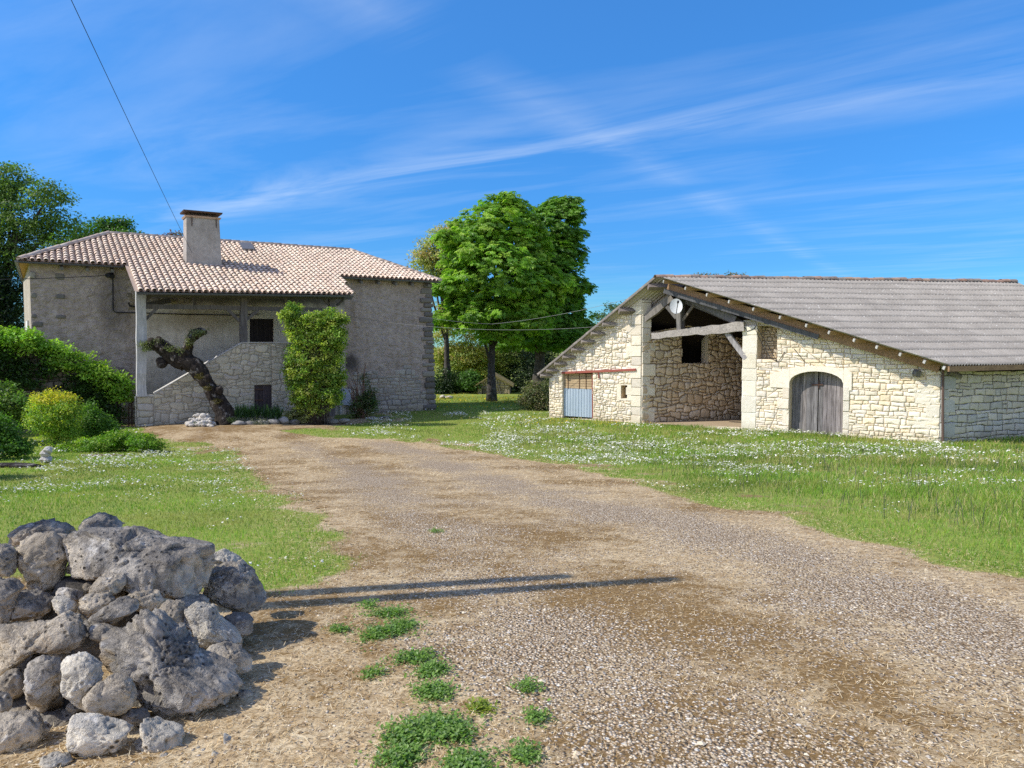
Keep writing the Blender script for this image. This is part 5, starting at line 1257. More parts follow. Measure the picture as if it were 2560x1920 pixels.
b_ = ORG[yb.name]; foliage('yellow_shoots', [pb_(130, 992, b_[1], 46, 14), pb_(165, 1000, b_[1], 25, 14), pb_(110, 1005, b_[1], 25, 14)], 120, 22, .14, .055, .34, [(.74, .66, .04), (.62, .62, .04), (.80, .68, .08)], M_LEAF, yb, seed=66, flat=1.2)
shrub('elder_shrub', 'loose dark leaved shrub at the left edge under the ivy', 15, 1112, [(0, 985, 45, 30), (30, 1005, 30, 22), (-30, 1020, 50, 40), (20, 1050, 40, 30), (48, 1035, 22, 18)], 300, [(.11, .22, .035), (.16, .29, .045), (.21, .30, .07)], 67, L=.09, cr=.22)
shrub('laurel_shrub', 'low bright shrub at the left edge below the elder', -10, 1150, [(10, 1090, 50, 40), (-30, 1080, 50, 50), (40, 1115, 35, 25)], 260, [(.13, .28, .035), (.10, .22, .03), (.17, .33, .04)], 68, L=.07, cr=.18)
shrub('privet_shrub', 'small green shrub between the yellow shrub and the stair', 245, 1105, [(235, 1045, 35, 28), (260, 1070, 40, 24), (220, 1075, 40, 26), (228, 1020, 14, 22)], 260, [(.15, .31, .04), (.20, .37, .045), (.11, .24, .03)], 69, L=.065, cr=.17)
gcv = shrub('ground_cover', 'mound of bright green creeping leaves at the foot of the shrubs', 300, 1128, [(250, 1108, 60, 16), (310, 1098, 60, 22), (360, 1104, 45, 16), (190, 1120, 50, 12), (385, 1112, 26, 9)], 420, [(.19, .38, .03), (.25, .45, .04), (.15, .31, .028), (.33, .46, .055)], 70, L=.06, cr=.16, cat='ground cover', stem=False)
t = thing('upright_stone', G(118, 1160), 'small cream knobbly stone standing upright on the lawn edge by the shrubs', 'stone')
# (its mesh is built with the rocks)
# ivy-covered column by the porch
bs0 = H.at(790, 1052, 4.45); YI = bs0[1]
icol = thing('ivy_column', bs0, 'thick column of yellow-green ivy standing before the porch', 'ivy')
bl = [(728, 785, 22, 24), (740, 820, 24, 30), (736, 765, 14, 10), (790, 800, 34, 22), (830, 792, 30, 20), (852, 802, 14, 14), (775, 845, 36, 34), (825, 845, 34, 34), (740, 885, 22, 24), (768, 915, 46, 40), (822, 915, 32, 44), (745, 950, 28, 26), (775, 975, 42, 36), (818, 980, 36, 34), (752, 1000, 26, 22), (782, 1018, 36, 18), (845, 880, 14, 22), (848, 945, 14, 18), (722, 930, 12, 18), (838, 825, 24, 16), (760, 870, 26, 16)]
bs = [pb_(a, b, YI-.2, c, d, (c+d)/2) for a, b, c, d in bl]
foliage('ivy', bs, 1500, 32, .17, .08, .40, [(.40, .50, .07), (.30, .44, .06), (.22, .36, .05), (.52, .56, .12), (.15, .27, .04)], M_LEAF, icol, seed=71, shell=(.55, 1.12), flat=.7, hue=.38)
mb = MB(); mb.smooth = True; mb.tube([bs0-np.array([.05, 0, .45]), at(792, 980, YI), at(788, 880, YI), at(790, 810, YI)], [.5, .42, .5, .3], 10, wob=.3); mb.smooth = False; mb.build('stump', M_BARKG, icol)
mb = MB()
for k in range(5): mb.tube([at(798+k*7, 1062, YI-.2), at(800+k*5, 1020, YI-.35), at(795+k*8, 985, YI-.2)], [.03, .025, .02], 6)
mb.build('ivy_stem', M_BARK, icol)
# shrub with bare reddish stems
b_ = H.at(902, 1046, 2.0); YR = b_[1]
t = thing('bare_stemmed_shrub', b_, 'shrub with tall bare reddish stems and a leafy right side against the house wall', 'shrub'); mb = MB(); rs = random.Random(12); mb.cur = (1, 1, 1)
for k in range(26):
    a = at(905+rs.uniform(-16, 16), 1045, YR); e = at(892+rs.uniform(-30, 45), rs.uniform(905, 985), YR+rs.uniform(-.3, .3)); mb.tube([a, (a+e)/2+np.array([rs.uniform(-.08, .08), 0, 0]), e], [.022, .015, .006], 5)
mb.build('stem', mat_plain('red_bark', (.22, .12, .085), .8), t)
foliage('foliage', [pb_(925, 985, YR, 18, 40), pb_(910, 1010, YR, 30, 26), pb_(890, 1025, YR, 22, 20), pb_(925, 1010, YR, 20, 30), pb_(912, 950, YR, 12, 16)], 150, 26, .16, .07, .34, [(.08, .16, .035), (.11, .21, .04), (.06, .11, .03), (.20, .20, .08)], M_LEAF, t, seed=72, shell=(.2, 1.1), flat=.8)
# irises in the bed
def irises(px0, px1, py, n, seed, hmin=.35, hmax=.62):
    rs = np.random.default_rng(seed); px = rs.uniform(px0, px1, n); pts = np.array([H.at(float(a), float(py+rs.uniform(-4, 5)), rs.uniform(3.0, 3.9)) for a in px]); return pts, rs
pts, rs_ = irises(585, 700, 1046, 150, 73)
t = thing('iris_clump', H.at(645, 1048, 3.5), 'clump of upright sword-leaved irises below the cellar door', 'irises')
n = len(pts)*3; P = np.repeat(pts, 3, 0)+rs_.uniform(-.06, .06, (n, 3))*np.array([1, 1, 0]); ax = np.stack([rs_.normal(0, .28, n), rs_.normal(0, .28, n), np.ones(n)], 1); nn = unit(n, rs_)*np.array([1, 1, .1])
L = rs_.uniform(.28, .62, n); leaf_mesh('leaves', P, ax, nn, L, L*0+.022, colmix(n, [(.07, .15, .05), (.10, .20, .06), (.05, .11, .035)], 74), M_LEAF, t)
for (px, py, rx, rz, n, cols, nm, lb) in ((745, 1038, 34, 20, 170, [(.30, .33, .10), (.24, .28, .08), (.36, .36, .14)], 'variegated_shrub', 'small pale yellow-green shrub at the foot of the ivy column'), (575, 1052, 26, 9, 80, [(.16, .20, .10), (.12, .17, .06)], 'rockery_plant', 'low grey-green plant spilling over the bed edge by the leaning trunk'),
        (640, 1056, 30, 10, 110, [(.22, .23, .17), (.17, .19, .13)], 'rockery_plant', 'greyish cushion plant in front of the irises'), (500, 1060, 16, 6, 30, [(.12, .17, .05)], 'rockery_plant', 'small tuft beside the stone heap at the trunk')):
    shrub(nm, lb, px, py+rz*.8, [(px, py, rx, rz), (px-rx*.5, py+rz*.3, rx*.5, rz*.6), (px+rx*.5, py+rz*.3, rx*.5, rz*.6)], n, cols, int(px), L=.05, cr=.12, stem=False, cat='plant', dY=4.2)
# leaning dead trunk
Yt = H.at(565, 1046, 4.0)[1]; dt = thing('leaning_trunk', H.at(565, 1046, 4.0), 'dead blackened tree trunk leaning left with two pollarded stubs, before the stair', 'dead tree')
mb = MB(); mb.smooth = True; T = lambda px, py, d=0.0: at(px, py, Yt+d)
P_ = [(566, 1060), (558, 1030), (538, 990), (518, 958), (497, 930), (478, 912), (462, 900), (450, 893)]
mb.gnarl([T(*p) for p in P_], [.44, .30, .25, .24, .27, .30, .30, .23], 30, 6, .30, 3)
mb.gnarl([T(466, 908), T(440, 890), T(420, 878), T(402, 866), T(385, 862), T(366, 864), T(358, 868)], [.34, .30, .25, .25, .20, .17, .08], 24, 6, .38, 5)
mb.gnarl([T(458, 908), T(464, 886), T(470, 868), T(476, 850), T(488, 836), T(503, 830), T(516, 831)], [.34, .24, .18, .19, .18, .13, .07], 24, 6, .34, 8)
for (px, py, r) in ((405, 908, .22), (462, 882, .2), (520, 945, .17), (438, 880, .18), (398, 852, .17), (480, 845, .2), (548, 975, .2), (380, 855, .2), (500, 930, .2)): mb.gnarl([T(px-5, py+4, -.05), T(px, py, -.15), T(px+4, py-3, -.22)], [r*.5, r*.85, r*.3], 16, 5, .4, px)
mb.build('trunk', M_BARKG, dt)
foliage('sprouts', [pb_(372, 862, Yt-.2, 20, 12), pb_(395, 853, Yt-.2, 14, 8), pb_(485, 832, Yt-.2, 20, 10), pb_(476, 848, Yt-.2, 8, 14), pb_(506, 826, Yt-.2, 12, 6), pb_(425, 870, Yt-.2, 20, 6), pb_(452, 876, Yt-.2, 12, 6)], 110, 24, .13, .055, .36, [(.20, .24, .09), (.14, .18, .06), (.25, .27, .13)], M_LEAF, dt, seed=75, shell=(.3, 1.05), flat=.8)
foliage('moss', [pb_(470, 868, Yt-.15, 8, 10), pb_(520, 968, Yt-.35, 10, 8), pb_(545, 1003, Yt-.3, 10, 8), pb_(500, 940, Yt-.35, 10, 8)], 60, 24, .08, .03, .5, [(.16, .13, .03), (.10, .09, .02)], M_LEAFD, dt, seed=76)
# weeds in the dry ground of the drive
wk = 0
WG = 'green weeds in the dry ground beside the drive'
for (px, py, rx, rz, lb) in ((975, 1530, 55, 14, 'widest upper weed patch, just below the pole shadows'), (955, 1578, 50, 22, 'weed patch under the widest upper one'), (1005, 1560, 35, 16, 'weed patch to the right of the upper pair'), (1035, 1640, 45, 18, 'long thin weed patch above the middle clump'),
        (1078, 1672, 38, 18, 'dense round weed clump in the middle of the row'), (1085, 1725, 45, 20, 'dense weed clump second below the middle'), (1085, 1812, 95, 26, 'broadest weed clump near the bottom of the picture'), (1010, 1838, 40, 20, 'weed tuft left below the broadest clump'), (1130, 1835, 35, 16, 'narrow-leaved weed at the lower right of the broadest clump'),
        (1005, 1890, 48, 20, 'weed clump near the bottom edge, left one'), (1170, 1910, 60, 24, 'large-leaved weed cut by the bottom edge'), (1320, 1720, 17, 11, 'small round weed alone on the gravel'), (1340, 1795, 17, 11, 'small round weed on the gravel below the other single one'), (1315, 1890, 22, 16, 'small weed on the gravel near the bottom edge'), (1196, 1772, 20, 10, 'yellow-green weed right of the broadest clump'),
        (850, 1575, 18, 9, 'little weed tuft left of the upper patches'), (925, 1688, 17, 8, 'little weed tuft left of the middle clump'), (920, 1515, 22, 6, 'flat weed tuft on the edge of the pole shadow'), (1090, 1328, 16, 5, 'tiny weed alone in the wheel track')):
    b_ = G(px, py+rz*.6); k = b_[1]/F; t = thing('weed', b_, lb, 'weed', WG); rs = np.random.default_rng(200+wk); rx *= .8; rz *= .85; n = int(22+rx*rz*.6)
    yel = 'yellow' in lb; cols = [(.34, .40, .05), (.26, .34, .05)] if yel else [(.18, .33, .06), (.24, .40, .07), (.28, .42, .10), (.20, .31, .11)]
    nu_ = max(3, int(n/9)); u = rs.normal(0, .40, nu_)*rx*k; v = rs.normal(0, .40, nu_)*rz*k*2.4
    ci = rs.integers(0, nu_, n); L = rs.uniform(.02, .05, n)*(1.3 if rx > 30 else 1); a = rs.uniform(0, 6.28, n)
    far = 1+(rs.random(n) < .28)*rs.uniform(.4, 1.4, n)
    P = np.stack([b_[0]+u[ci]*far+np.cos(a)*.02*far, b_[1]+v[ci]*far+np.sin(a)*.02*far, gz(b_[0]+u[ci], b_[1]+v[ci])+.008+rs.uniform(0, .018, n)], 1)
    n2 = n*3; P = np.repeat(P, 3, 0)+rs.normal(0, .022, (n2, 3))*np.array([1, 1, .35]); a = rs.uniform(0, 6.28, n2); L = rs.uniform(.010, .025, n2)
    leaf_mesh('leaves', P, np.stack([np.cos(a), np.sin(a), rs.uniform(.0, .8, n2)], 1), np.stack([0*a, 0*a, 1+0*a], 1)+unit(n2, rs)*.4, L, L*.34, colmix(n2, cols, 300+wk), M_LEAF, t); wk += 1
# ------------------------------------------------------------------ rocks
import bmesh
def ico(sub):
    bm = bmesh.new(); bmesh.ops.create_icosphere(bm, subdivisions=sub, radius=1.0); V = np.array([v.co[:] for v in bm.verts]); Fq = np.array([[v.index for v in f.verts] for f in bm.faces]); bm.free(); return V, Fq
ICO = {k: ico(k) for k in (3, 4, 5, 6)}
def chips(P, rs, n=70):
    """knock small flat chips off all over"""
    for k in range(n):
        d = unit(1, rs)[0]; h = P@d; P = P-d*np.clip(h-(h.max()-rs.uniform(.03, .16)), 0, 9)[:, None]
    return P
def fracture(P, rs, n, clip, amt=.9, tilt=.4, seed=0):
    """broken faces: the surface is cut into cells and each cell flattened on a tilted plane"""
    S = P[rs.integers(0, len(P), n)]; N = S/np.linalg.norm(S, axis=1, keepdims=True)+tilt*unit(n, rs); N /= np.linalg.norm(N, axis=1, keepdims=True)
    w = np.stack([fbm(P*2.2+seed+k*9, 2, seed+k) for k in range(3)], 1)*.22
    Q = P+w; best = np.full(len(P), 1e9); idx = np.zeros(len(P), int)
    for k in range(n):
        d = ((Q-S[k])**2).sum(1); m = d < best; best[m] = d[m]; idx[m] = k
    D = P/np.linalg.norm(P, axis=1, keepdims=True); den = (D*N[idx]).sum(1); den = np.where(den < .25, .25, den)
    return P+D*(np.clip(((S[idx]-P)*N[idx]).sum(1)/den, -clip, clip*.6)*amt)[:, None]
def rock_shape(sub, seed, cuts=9, rough=1.0, pits=.5, box=.45):
    V, Fq = ICO[sub]; rs = np.random.default_rng(seed); P = V.copy()
    P = np.sign(P)*np.abs(P)**(1-box*.55); P /= np.abs(P).max()
    for k in range(cuts):
        d = unit(1, rs)[0]; o = rs.uniform(.55, .9); h = P@d-o; P = np.where((h > 0)[:, None], P-d*(h*rs.uniform(.8, 1.0))[:, None], P)
    P = fracture(chips(P, rs, 30), rs, 22, .16, seed=seed); P = fracture(P, rs, 120, .05, seed=seed+1)
    n0 = P/np.linalg.norm(P, axis=1, keepdims=True)
    s = seed*7.3
    d = .09*rough*fbm(P*1.6+s, 3, seed)+.06*rough*(.5-2*np.abs(fbm(P*3.2+s, 4, seed+3)))+.035*rough*fbm(P*9+s, 4, seed+5, .65)
    if pits > 0:
        w = worley(P*4.5+s, seed); d -= pits*.16*np.clip(.38-w, 0, 1)*np.clip(fbm(P*1.9+s, 2, seed+9)*2.5+.5, 0, 1)*2
        w2 = worley(P*13+s, seed+2); d -= pits*.035*np.clip(.42-w2, 0, 1)*2
    return P+n0*d[:, None], Fq
def rock_mat(name, grey, tan, lich=.6):
    t = NT(name); p = t.pos(); g = t.n('ShaderNodeNewGeometry'); nz = t.sep(g.outputs['Normal'])[2]
    n1 = t.noise(p, 5.5, 7, .68); n2 = t.noise(p, 19, 7, .72)
    up = t.math('MULTIPLY', nz, .16)
    weather = t.ramp(t.math('ADD', t.noise(p, 2.6, 5, .6), up), [(.40, 0), (.60, 1)])
    c = t.mix(weather, (*tan, 1), (*grey, 1)); c = t.mix(1, c, t.attr(), 'MULTIPLY')
    c = t.mix(t.ramp(t.math('ADD', n1, up), [(.46, 0), (.66, lich+.25)]), c, t.mix(1, c, (.36, .36, .37, 1), 'MULTIPLY'))
    c = t.mix(t.ramp(n2, [(.54, 0), (.64, lich*.8)]), c, t.mix(1, c, (.25, .25, .25, 1), 'MULTIPLY'))
    c = t.mix(t.ramp(t.noise(p, 8, 6, .7), [(.58, 0), (.66, .7)]), c, (.66, .63, .57, 1))
    pit = t.vor(p, 26); pm = t.ramp(t.noise(p, 3.5, 3), [(.48, 0), (.6, 1)]); c = t.mix(t.math('MULTIPLY', t.ramp(pit, [(.14, .9), (.26, 0)]), pm), c, (.05, .045, .04, 1))
    c = t.mix(t.ramp(t.math('ADD', t.noise(p, 2.4, 4), t.math('MULTIPLY', nz, -.14)), [(.58, 0), (.70, .6)]), c, (.36, .23, .10, 1))
    c = t.mix(t.ramp(g.outputs['Pointiness'], [(.42, .85), (.495, 0)]), c, t.mix(1, c, (.2, .19, .17, 1), 'MULTIPLY'))  # creases darkened in colour to deepen the shade in them
    h = t.math('ADD', t.math('ADD', t.noise(p, 11, 7, .68), t.math('MULTIPLY', t.noise(p, 60, 4, .7), .25)), t.math('MULTIPLY', t.math('MULTIPLY', t.ramp(pit, [(0, 0), (.28, 1)]), pm), .5))
    return t.bsdf(c, .95, t.bump(h, .05), .12)
M_RG = rock_mat('grey_limestone_rock', (.46, .42, .355), (.74, .65, .51)); M_RT = rock_mat('tan_limestone_rock', (.58, .505, .39), (.82, .69, .49), .5); M_RW = rock_mat('white_limestone_rock', (.76, .70, .575), (.88, .79, .62), .42)
OUT = {1: [(440,195),(560,190),(735,205),(900,240),(1270,320),(1260,430),(1200,650),(1120,655),(960,600),(860,570),(740,530),(600,475),(400,510),(380,470)],
 2: [(90,300),(190,235),(330,210),(400,290),(405,360),(370,430),(360,540),(290,605),(190,560),(120,430)], 3: [(55,230),(130,180),(290,140),(420,190),(430,270),(300,320),(150,330),(60,300)],
 4: [(470,200),(500,150),(580,105),(650,120),(745,200),(620,250)], 5: [(1240,480),(1330,425),(1450,400),(1530,480),(1600,660),(1560,720),(1430,735),(1310,700),(1200,640)], 6: [(1275,350),(1360,325),(1430,370),(1500,440),(1480,490),(1330,470),(1265,420)],
 7: [(-60,290),(30,290),(85,340),(80,440),(60,500),(-60,500)], 8: [(-80,500),(60,500),(130,560),(90,600),(60,700),(40,790),(-80,790)], 9: [(70,580),(200,570),(310,640),(310,700),(250,745),(60,775)],
 12: [(470,640),(540,590),(640,585),(700,630),(690,690),(620,740),(520,735),(465,690)], 13: [(600,700),(720,620),(830,640),(850,690),(760,740),(690,790),(560,800),(540,750)], 14: [(760,610),(830,580),(950,590),(985,640),(960,710),(860,710),(790,650)],
 15: [(-80,790),(300,760),(400,700),(490,740),(530,860),(500,920),(400,970),(310,930),(200,960),(0,1110),(-80,1130)],
 16: [(570,950),(620,860),(720,790),(800,730),(900,690),(1000,790),(1080,860),(1170,960),(1280,1050),(1400,1110),(1460,1180),(1400,1270),(1200,1380),(1100,1370),(960,1350),(850,1280),(720,1130),(600,1030)],
 18: [(1120,690),(1190,650),(1280,680),(1330,760),(1420,830),(1470,910),(1380,930),(1240,930),(1180,880),(1130,790)], 19: [(1215,980),(1280,910),(1370,890),(1460,930),(1530,990),(1520,1080),(1400,1100),(1300,1090),(1220,1030)],
 21: [(140,1040),(230,970),(330,980),(365,1060),(360,1200),(280,1310),(180,1290),(130,1170)], 22: [(370,1010),(440,960),(520,970),(600,1030),(610,1130),(570,1190),(530,1300),(430,1230),(380,1180),(365,1100)],
 25: [(430,1330),(560,1345),(700,1390),(800,1430),(760,1490),(720,1590),(600,1660),(450,1660),(420,1500)], 26: [(-80,1340),(170,1320),(230,1370),(275,1450),(200,1560),(60,1620),(-80,1620)], 27: [(870,1350),(960,1400),(1100,1430),(1115,1560),(1000,1605),(900,1580),(775,1590),(760,1540),(850,1480)]}
def outline_rock(sub, seed, poly, dp, rough, pits):
    """a rock whose side towards the drive has the given outline; faceted and pitted"""
    V, Fq = ICO[sub]; rs = np.random.default_rng(seed); poly = np.array(poly, float); c = (poly.max(0)+poly.min(0))/2; q = poly-c; q[:, 1] *= -1
    th = np.linspace(-math.pi, math.pi, 361); r = np.zeros(361)
    for i in range(len(q)):
        a, b = q[i], q[(i+1) % len(q)]; d = b-a
        for k, t in enumerate(th):
            e = np.array([math.cos(t), math.sin(t)]); den = e[0]*d[1]-e[1]*d[0]
            if abs(den) < 1e-9: continue
            s = (a[0]*d[1]-a[1]*d[0])/den; w = (a[0]*e[1]-a[1]*e[0])/den
            if s > 0 and -1e-6 <= w <= 1+1e-6: r[k] = max(r[k], s)
    r = np.where(r < 1, np.median(r), r); r = np.convolve(np.concatenate([r[-6:-1], r, r[1:6]]), np.ones(5)/5, 'same')[5:-5]
    rho = np.hypot(V[:, 0], V[:, 2]); rho2 = rho**.72; t = np.arctan2(V[:, 2], V[:, 0]); m = .5*(r.max()+r.min())
    P = np.stack([V[:, 0]/(rho+1e-9)*rho2, V[:, 1], V[:, 2]/(rho+1e-9)*rho2], 1)
    for k in range(16):
        d = unit(1, rs)[0]; d[1] = -abs(d[1])*1.2-.25; d = nrm(d); o = rs.uniform(.62, .93); h = P@d-o; P = np.where((h > 0)[:, None], P-d*h[:, None]*.97, P)
    P = fracture(chips(P, rs, 30), rs, 26, .17*min(1, rough*1.05), seed=seed); P = fracture(P, rs, 170, .05*min(1, rough*1.2), seed=seed+1)
    ang = np.arctan2(P[:, 2], P[:, 0]); bi = np.clip(((ang+math.pi)/(2*math.pi)*90).astype(int), 0, 89); mx = np.zeros(90); np.maximum.at(mx, bi, np.hypot(P[:, 0], P[:, 2]))
    mx = np.convolve(np.concatenate([mx[-4:], mx, mx[:4]]), np.ones(9)/9, 'valid'); sc = 1/np.interp(ang, np.linspace(-math.pi, math.pi, 90), mx); P[:, 0] *= sc; P[:, 2] *= sc; P[:, 1] /= np.abs(P[:, 1]).max()
    n0 = P/np.linalg.norm(P, axis=1, keepdims=True); s = seed*7.3; A = P*np.array([max(1, np.ptp(q[:, 0])/np.ptp(q[:, 1])), 1, max(1, np.ptp(q[:, 1])/np.ptp(q[:, 0]))])
    d = .05*rough*fbm(A*1.5+s, 3, seed)-.05*rough*np.clip(.16-np.abs(fbm(A*1.6+s, 2, seed+3)), 0, 1)*6*pits+.075*rough*(.45-2*np.abs(fbm(A*2.6+s, 4, seed+4, .6)))+.085*rough*fbm(A*5+s, 6, seed+5, .74)
    wq = worley(A*3.4+s, seed); d -= pits*.34*np.clip(.40-wq, 0, 1)*np.clip(fbm(A*1.7+s, 2, seed+9)*3+.4, 0, 1); w2 = worley(A*11+s, seed+2); d -= pits*.06*np.clip(.42-w2, 0, 1)*np.clip(fbm(A*2.3+s, 2, seed+19)*3+.5, 0, 1)
    P = P+n0*d[:, None]; rr = np.interp(np.arctan2(P[:, 2], P[:, 0]), th, r)
    return np.stack([P[:, 0]*rr, P[:, 1]*dp, P[:, 2]*rr], 1), Fq, c
HEAP = 'boulders of the heap in the front left corner'
k_ = 760/1854
def rock(label, cx, cy, w, h, ang, Y, seed, mat, sub=5, depth=None, group=HEAP, cuts=9, rough=1.0, pits=.5, box=.45, yaw=0, tone=1.0, name='boulder'):
    if seed in OUT:
        P, Fq, (cx, cy) = outline_rock(sub, seed, OUT[seed], (depth or 120), rough, pits)
        px, py = cx*k_, 1240+cy*k_; c = at(px, py, Y); s = Y/F*k_; P = P*s+c; org = np.array([c[0], c[1], P[:, 2].min()])
        return tag(np_mesh(name, P, [Fq], mat, org=org, col=np.full((len(Fq), 3), tone), smooth=True), label, 'boulder', group)
    px, py = cx*k_, 1240+cy*k_; c = at(px, py, Y); s = Y/F*k_
    P, Fq = rock_shape(sub, seed, cuts, rough, pits, box)
    e = P.max(0)-P.min(0); P = (P-(P.max(0)+P.min(0))/2)/(e/2)
    R = np.array([w*s, (depth if depth else (w+h)/2)*s, h*s]); P = P*R*1.04
    a = math.radians(-ang); ca, sa = math.cos(a), math.sin(a)
    P = np.stack([P[:, 0]*ca-P[:, 2]*sa, P[:, 1], P[:, 0]*sa+P[:, 2]*ca], 1)
    P = P+c; org = np.array([c[0], c[1], P[:, 2].min()])
    o = np_mesh(name, P, [Fq], mat, org=org, col=np.full((len(Fq), 3), tone), smooth=True)
    return tag(o, label, 'boulder', group)
RK = [
 ('largest flat grey slab lying across the top of the heap', 815, 410, 470, 205, 14, 4.05, 1, M_RG, 6, 330, 8, .55, .25, .8),
 ('tan boulder with a round hole at the upper left, left of the slab', 250, 405, 165, 205, 20, 4.0, 2, M_RT, 5, 180, 9, .9, .5, .5),
 ('grey weathered boulder behind the tan one at the top left', 215, 245, 175, 100, 5, 4.5, 3, M_RG, 5, 150, 8, 1, .5, .45),
 ('dark lichened boulder crowning the back of the heap behind the slab', 610, 165, 135, 70, 5, 4.75, 4, M_RG, 5, 130, 8, 1, .6, .45),
 ('dark boulder at the right end of the heap, beneath the white cap', 1395, 570, 195, 200, -20, 4.3, 5, M_RG, 6, 200, 10, .8, .35, .6),
 ('white topped stone perched at the right of the slab', 1345, 395, 92, 75, 25, 4.55, 6, M_RW, 5, 100, 8, .9, .5, .5),
 ('very dark stone at the left picture edge, upper part of the heap', 25, 400, 75, 115, 0, 3.9, 7, M_RG, 5, 90, 8, .9, .5, .5),
 ('smooth grey stone cut by the left edge at mid height', 30, 640, 95, 150, 10, 3.75, 8, M_RG, 5, 100, 8, .7, .3, .6),
 ('mid grey stone below the tan boulder', 185, 680, 135, 110, 15, 3.85, 9, M_RG, 5, 120, 9, .9, .4, .5),
 ('little pale wedge stone below the slab, left part', 385, 665, 80, 55, 20, 3.7, 10, M_RW, 4, 70, 8, .8, .2, .6),
 ('small grey stone tucked under the slab at its left', 430, 605, 80, 50, 10, 3.85, 11, M_RG, 4, 70, 8, .8, .4, .5),
 ('cream stone with orange stains under the middle of the slab', 625, 655, 165, 85, -8, 3.72, 12, M_RT, 5, 110, 9, .8, .3, .5),
 ('speckled grey stone right of the cream stained stone', 730, 700, 140, 75, -10, 3.62, 13, M_RG, 5, 100, 8, .6, .3, .4),
 ('pitted tan stone under the right half of the slab', 900, 650, 125, 75, 10, 3.75, 14, M_RT, 5, 100, 9, 1.1, .8, .4),
 ('long bar shaped stone jutting in from the left edge', 230, 880, 330, 135, -17, 3.42, 15, M_RT, 6, 130, 8, .65, .35, .8),
 ('huge hollowed gnarled grey boulder in the middle of the heap', 950, 1030, 470, 245, 36, 3.35, 16, M_RG, 6, 280, 9, 1.25, 1.0, .4),
 ('white pitted stone standing right of the gnarled boulder', 1265, 800, 130, 165, -32, 3.7, 18, M_RW, 6, 130, 8, .8, 1.0, .35),
 ('rounded grey stone with a flat top at the right of the heap', 1375, 995, 165, 105, 12, 3.62, 19, M_RG, 5, 120, 9, .7, .35, .55),
 ('small pitted stone behind the rounded grey one at the right foot', 1445, 785, 105, 75, 10, 4.1, 20, M_RG, 5, 90, 8, 1, .8, .4),
 ('dark upright stone in the shade left of centre', 250, 1125, 125, 180, 5, 3.22, 21, M_RG, 5, 130, 9, .8, .4, .55),
 ('bluish white stone with a sharp ridge left of the gnarled boulder', 480, 1110, 130, 175, -18, 3.15, 22, M_RW, 5, 130, 10, .75, .3, .6),
 ('tan rounded stone at the foot of the bluish white one', 600, 1235, 80, 105, 5, 3.1, 23, M_RT, 4, 80, 8, .8, .3, .45),
 ('shaded flat stone under the gnarled boulder', 715, 1210, 115, 120, 25, 3.12, 24, M_RT, 5, 90, 8, .7, .3, .6),
 ('big white three-cornered stone at the bottom of the heap', 600, 1480, 205, 160, 16, 2.95, 25, M_RW, 5, 150, 10, .55, .3, .65),
 ('tan and grey stone at the bottom left corner', 105, 1470, 165, 165, 10, 3.0, 26, M_RT, 5, 140, 9, .8, .5, .55),
 ('white stone with a moss patch at the bottom right foot', 935, 1490, 190, 140, 8, 3.0, 27, M_RW, 5, 150, 9, .7, .4, .55),
 ('small white stone at the very bottom edge', 340, 1625, 88, 55, -6, 2.85, 28, M_RW, 4, 70, 8, .6, .2, .6),
 ('small tan stone peeping out at the right foot of the gnarled boulder', 1485, 1225, 60, 40, 0, 3.45, 29, M_RT, 4, 50, 8, .7, .3, .5),
 ('small dark stone at the left edge above the corner stone', 5, 1260, 60, 80, 0, 3.1, 30, M_RG, 4, 60, 8, .8, .3, .5),
 ('half buried dark stone under the right arm of the gnarled boulder', 1310, 1330, 190, 80, 10, 3.4, 31, M_RG, 4, 120, 8, .8, .4, .5),
 ('dark inner stone under the gnarled boulder at the bottom', 830, 1345, 80, 60, 0, 3.15, 32, M_RG, 4, 70, 8, .8, .3, .5),
 ('rough brown stone wedged between slab and gnarled boulder', 1040, 720, 90, 80, 15, 3.68, 33, M_RT, 5, 90, 8, 1.1, .8, .4),
 ('dark stone behind the white pitted one, under the slab end', 1180, 690, 120, 80, 20, 4.0, 34, M_RG, 5, 120, 8, .9, .5, .5),
 ('jagged tan stone sticking up under the left part of the slab', 650, 545, 110, 70, -25, 3.8, 35, M_RT, 5, 80, 9, 1.0, .5, .5),
 ('shaded stone deep in the heap beneath the long bar', 330, 1010, 150, 80, 0, 3.5, 36, M_RG, 4, 120, 8, .8, .3, .5),
]
for (lb, cx, cy, w, h, a, Y, sd_, m, sub, dp, cu, ro, pi, bx) in RK: rock(lb, cx, cy, w, h, a, Y, sd_, m, sub, dp, HEAP, cu, ro, pi, bx)
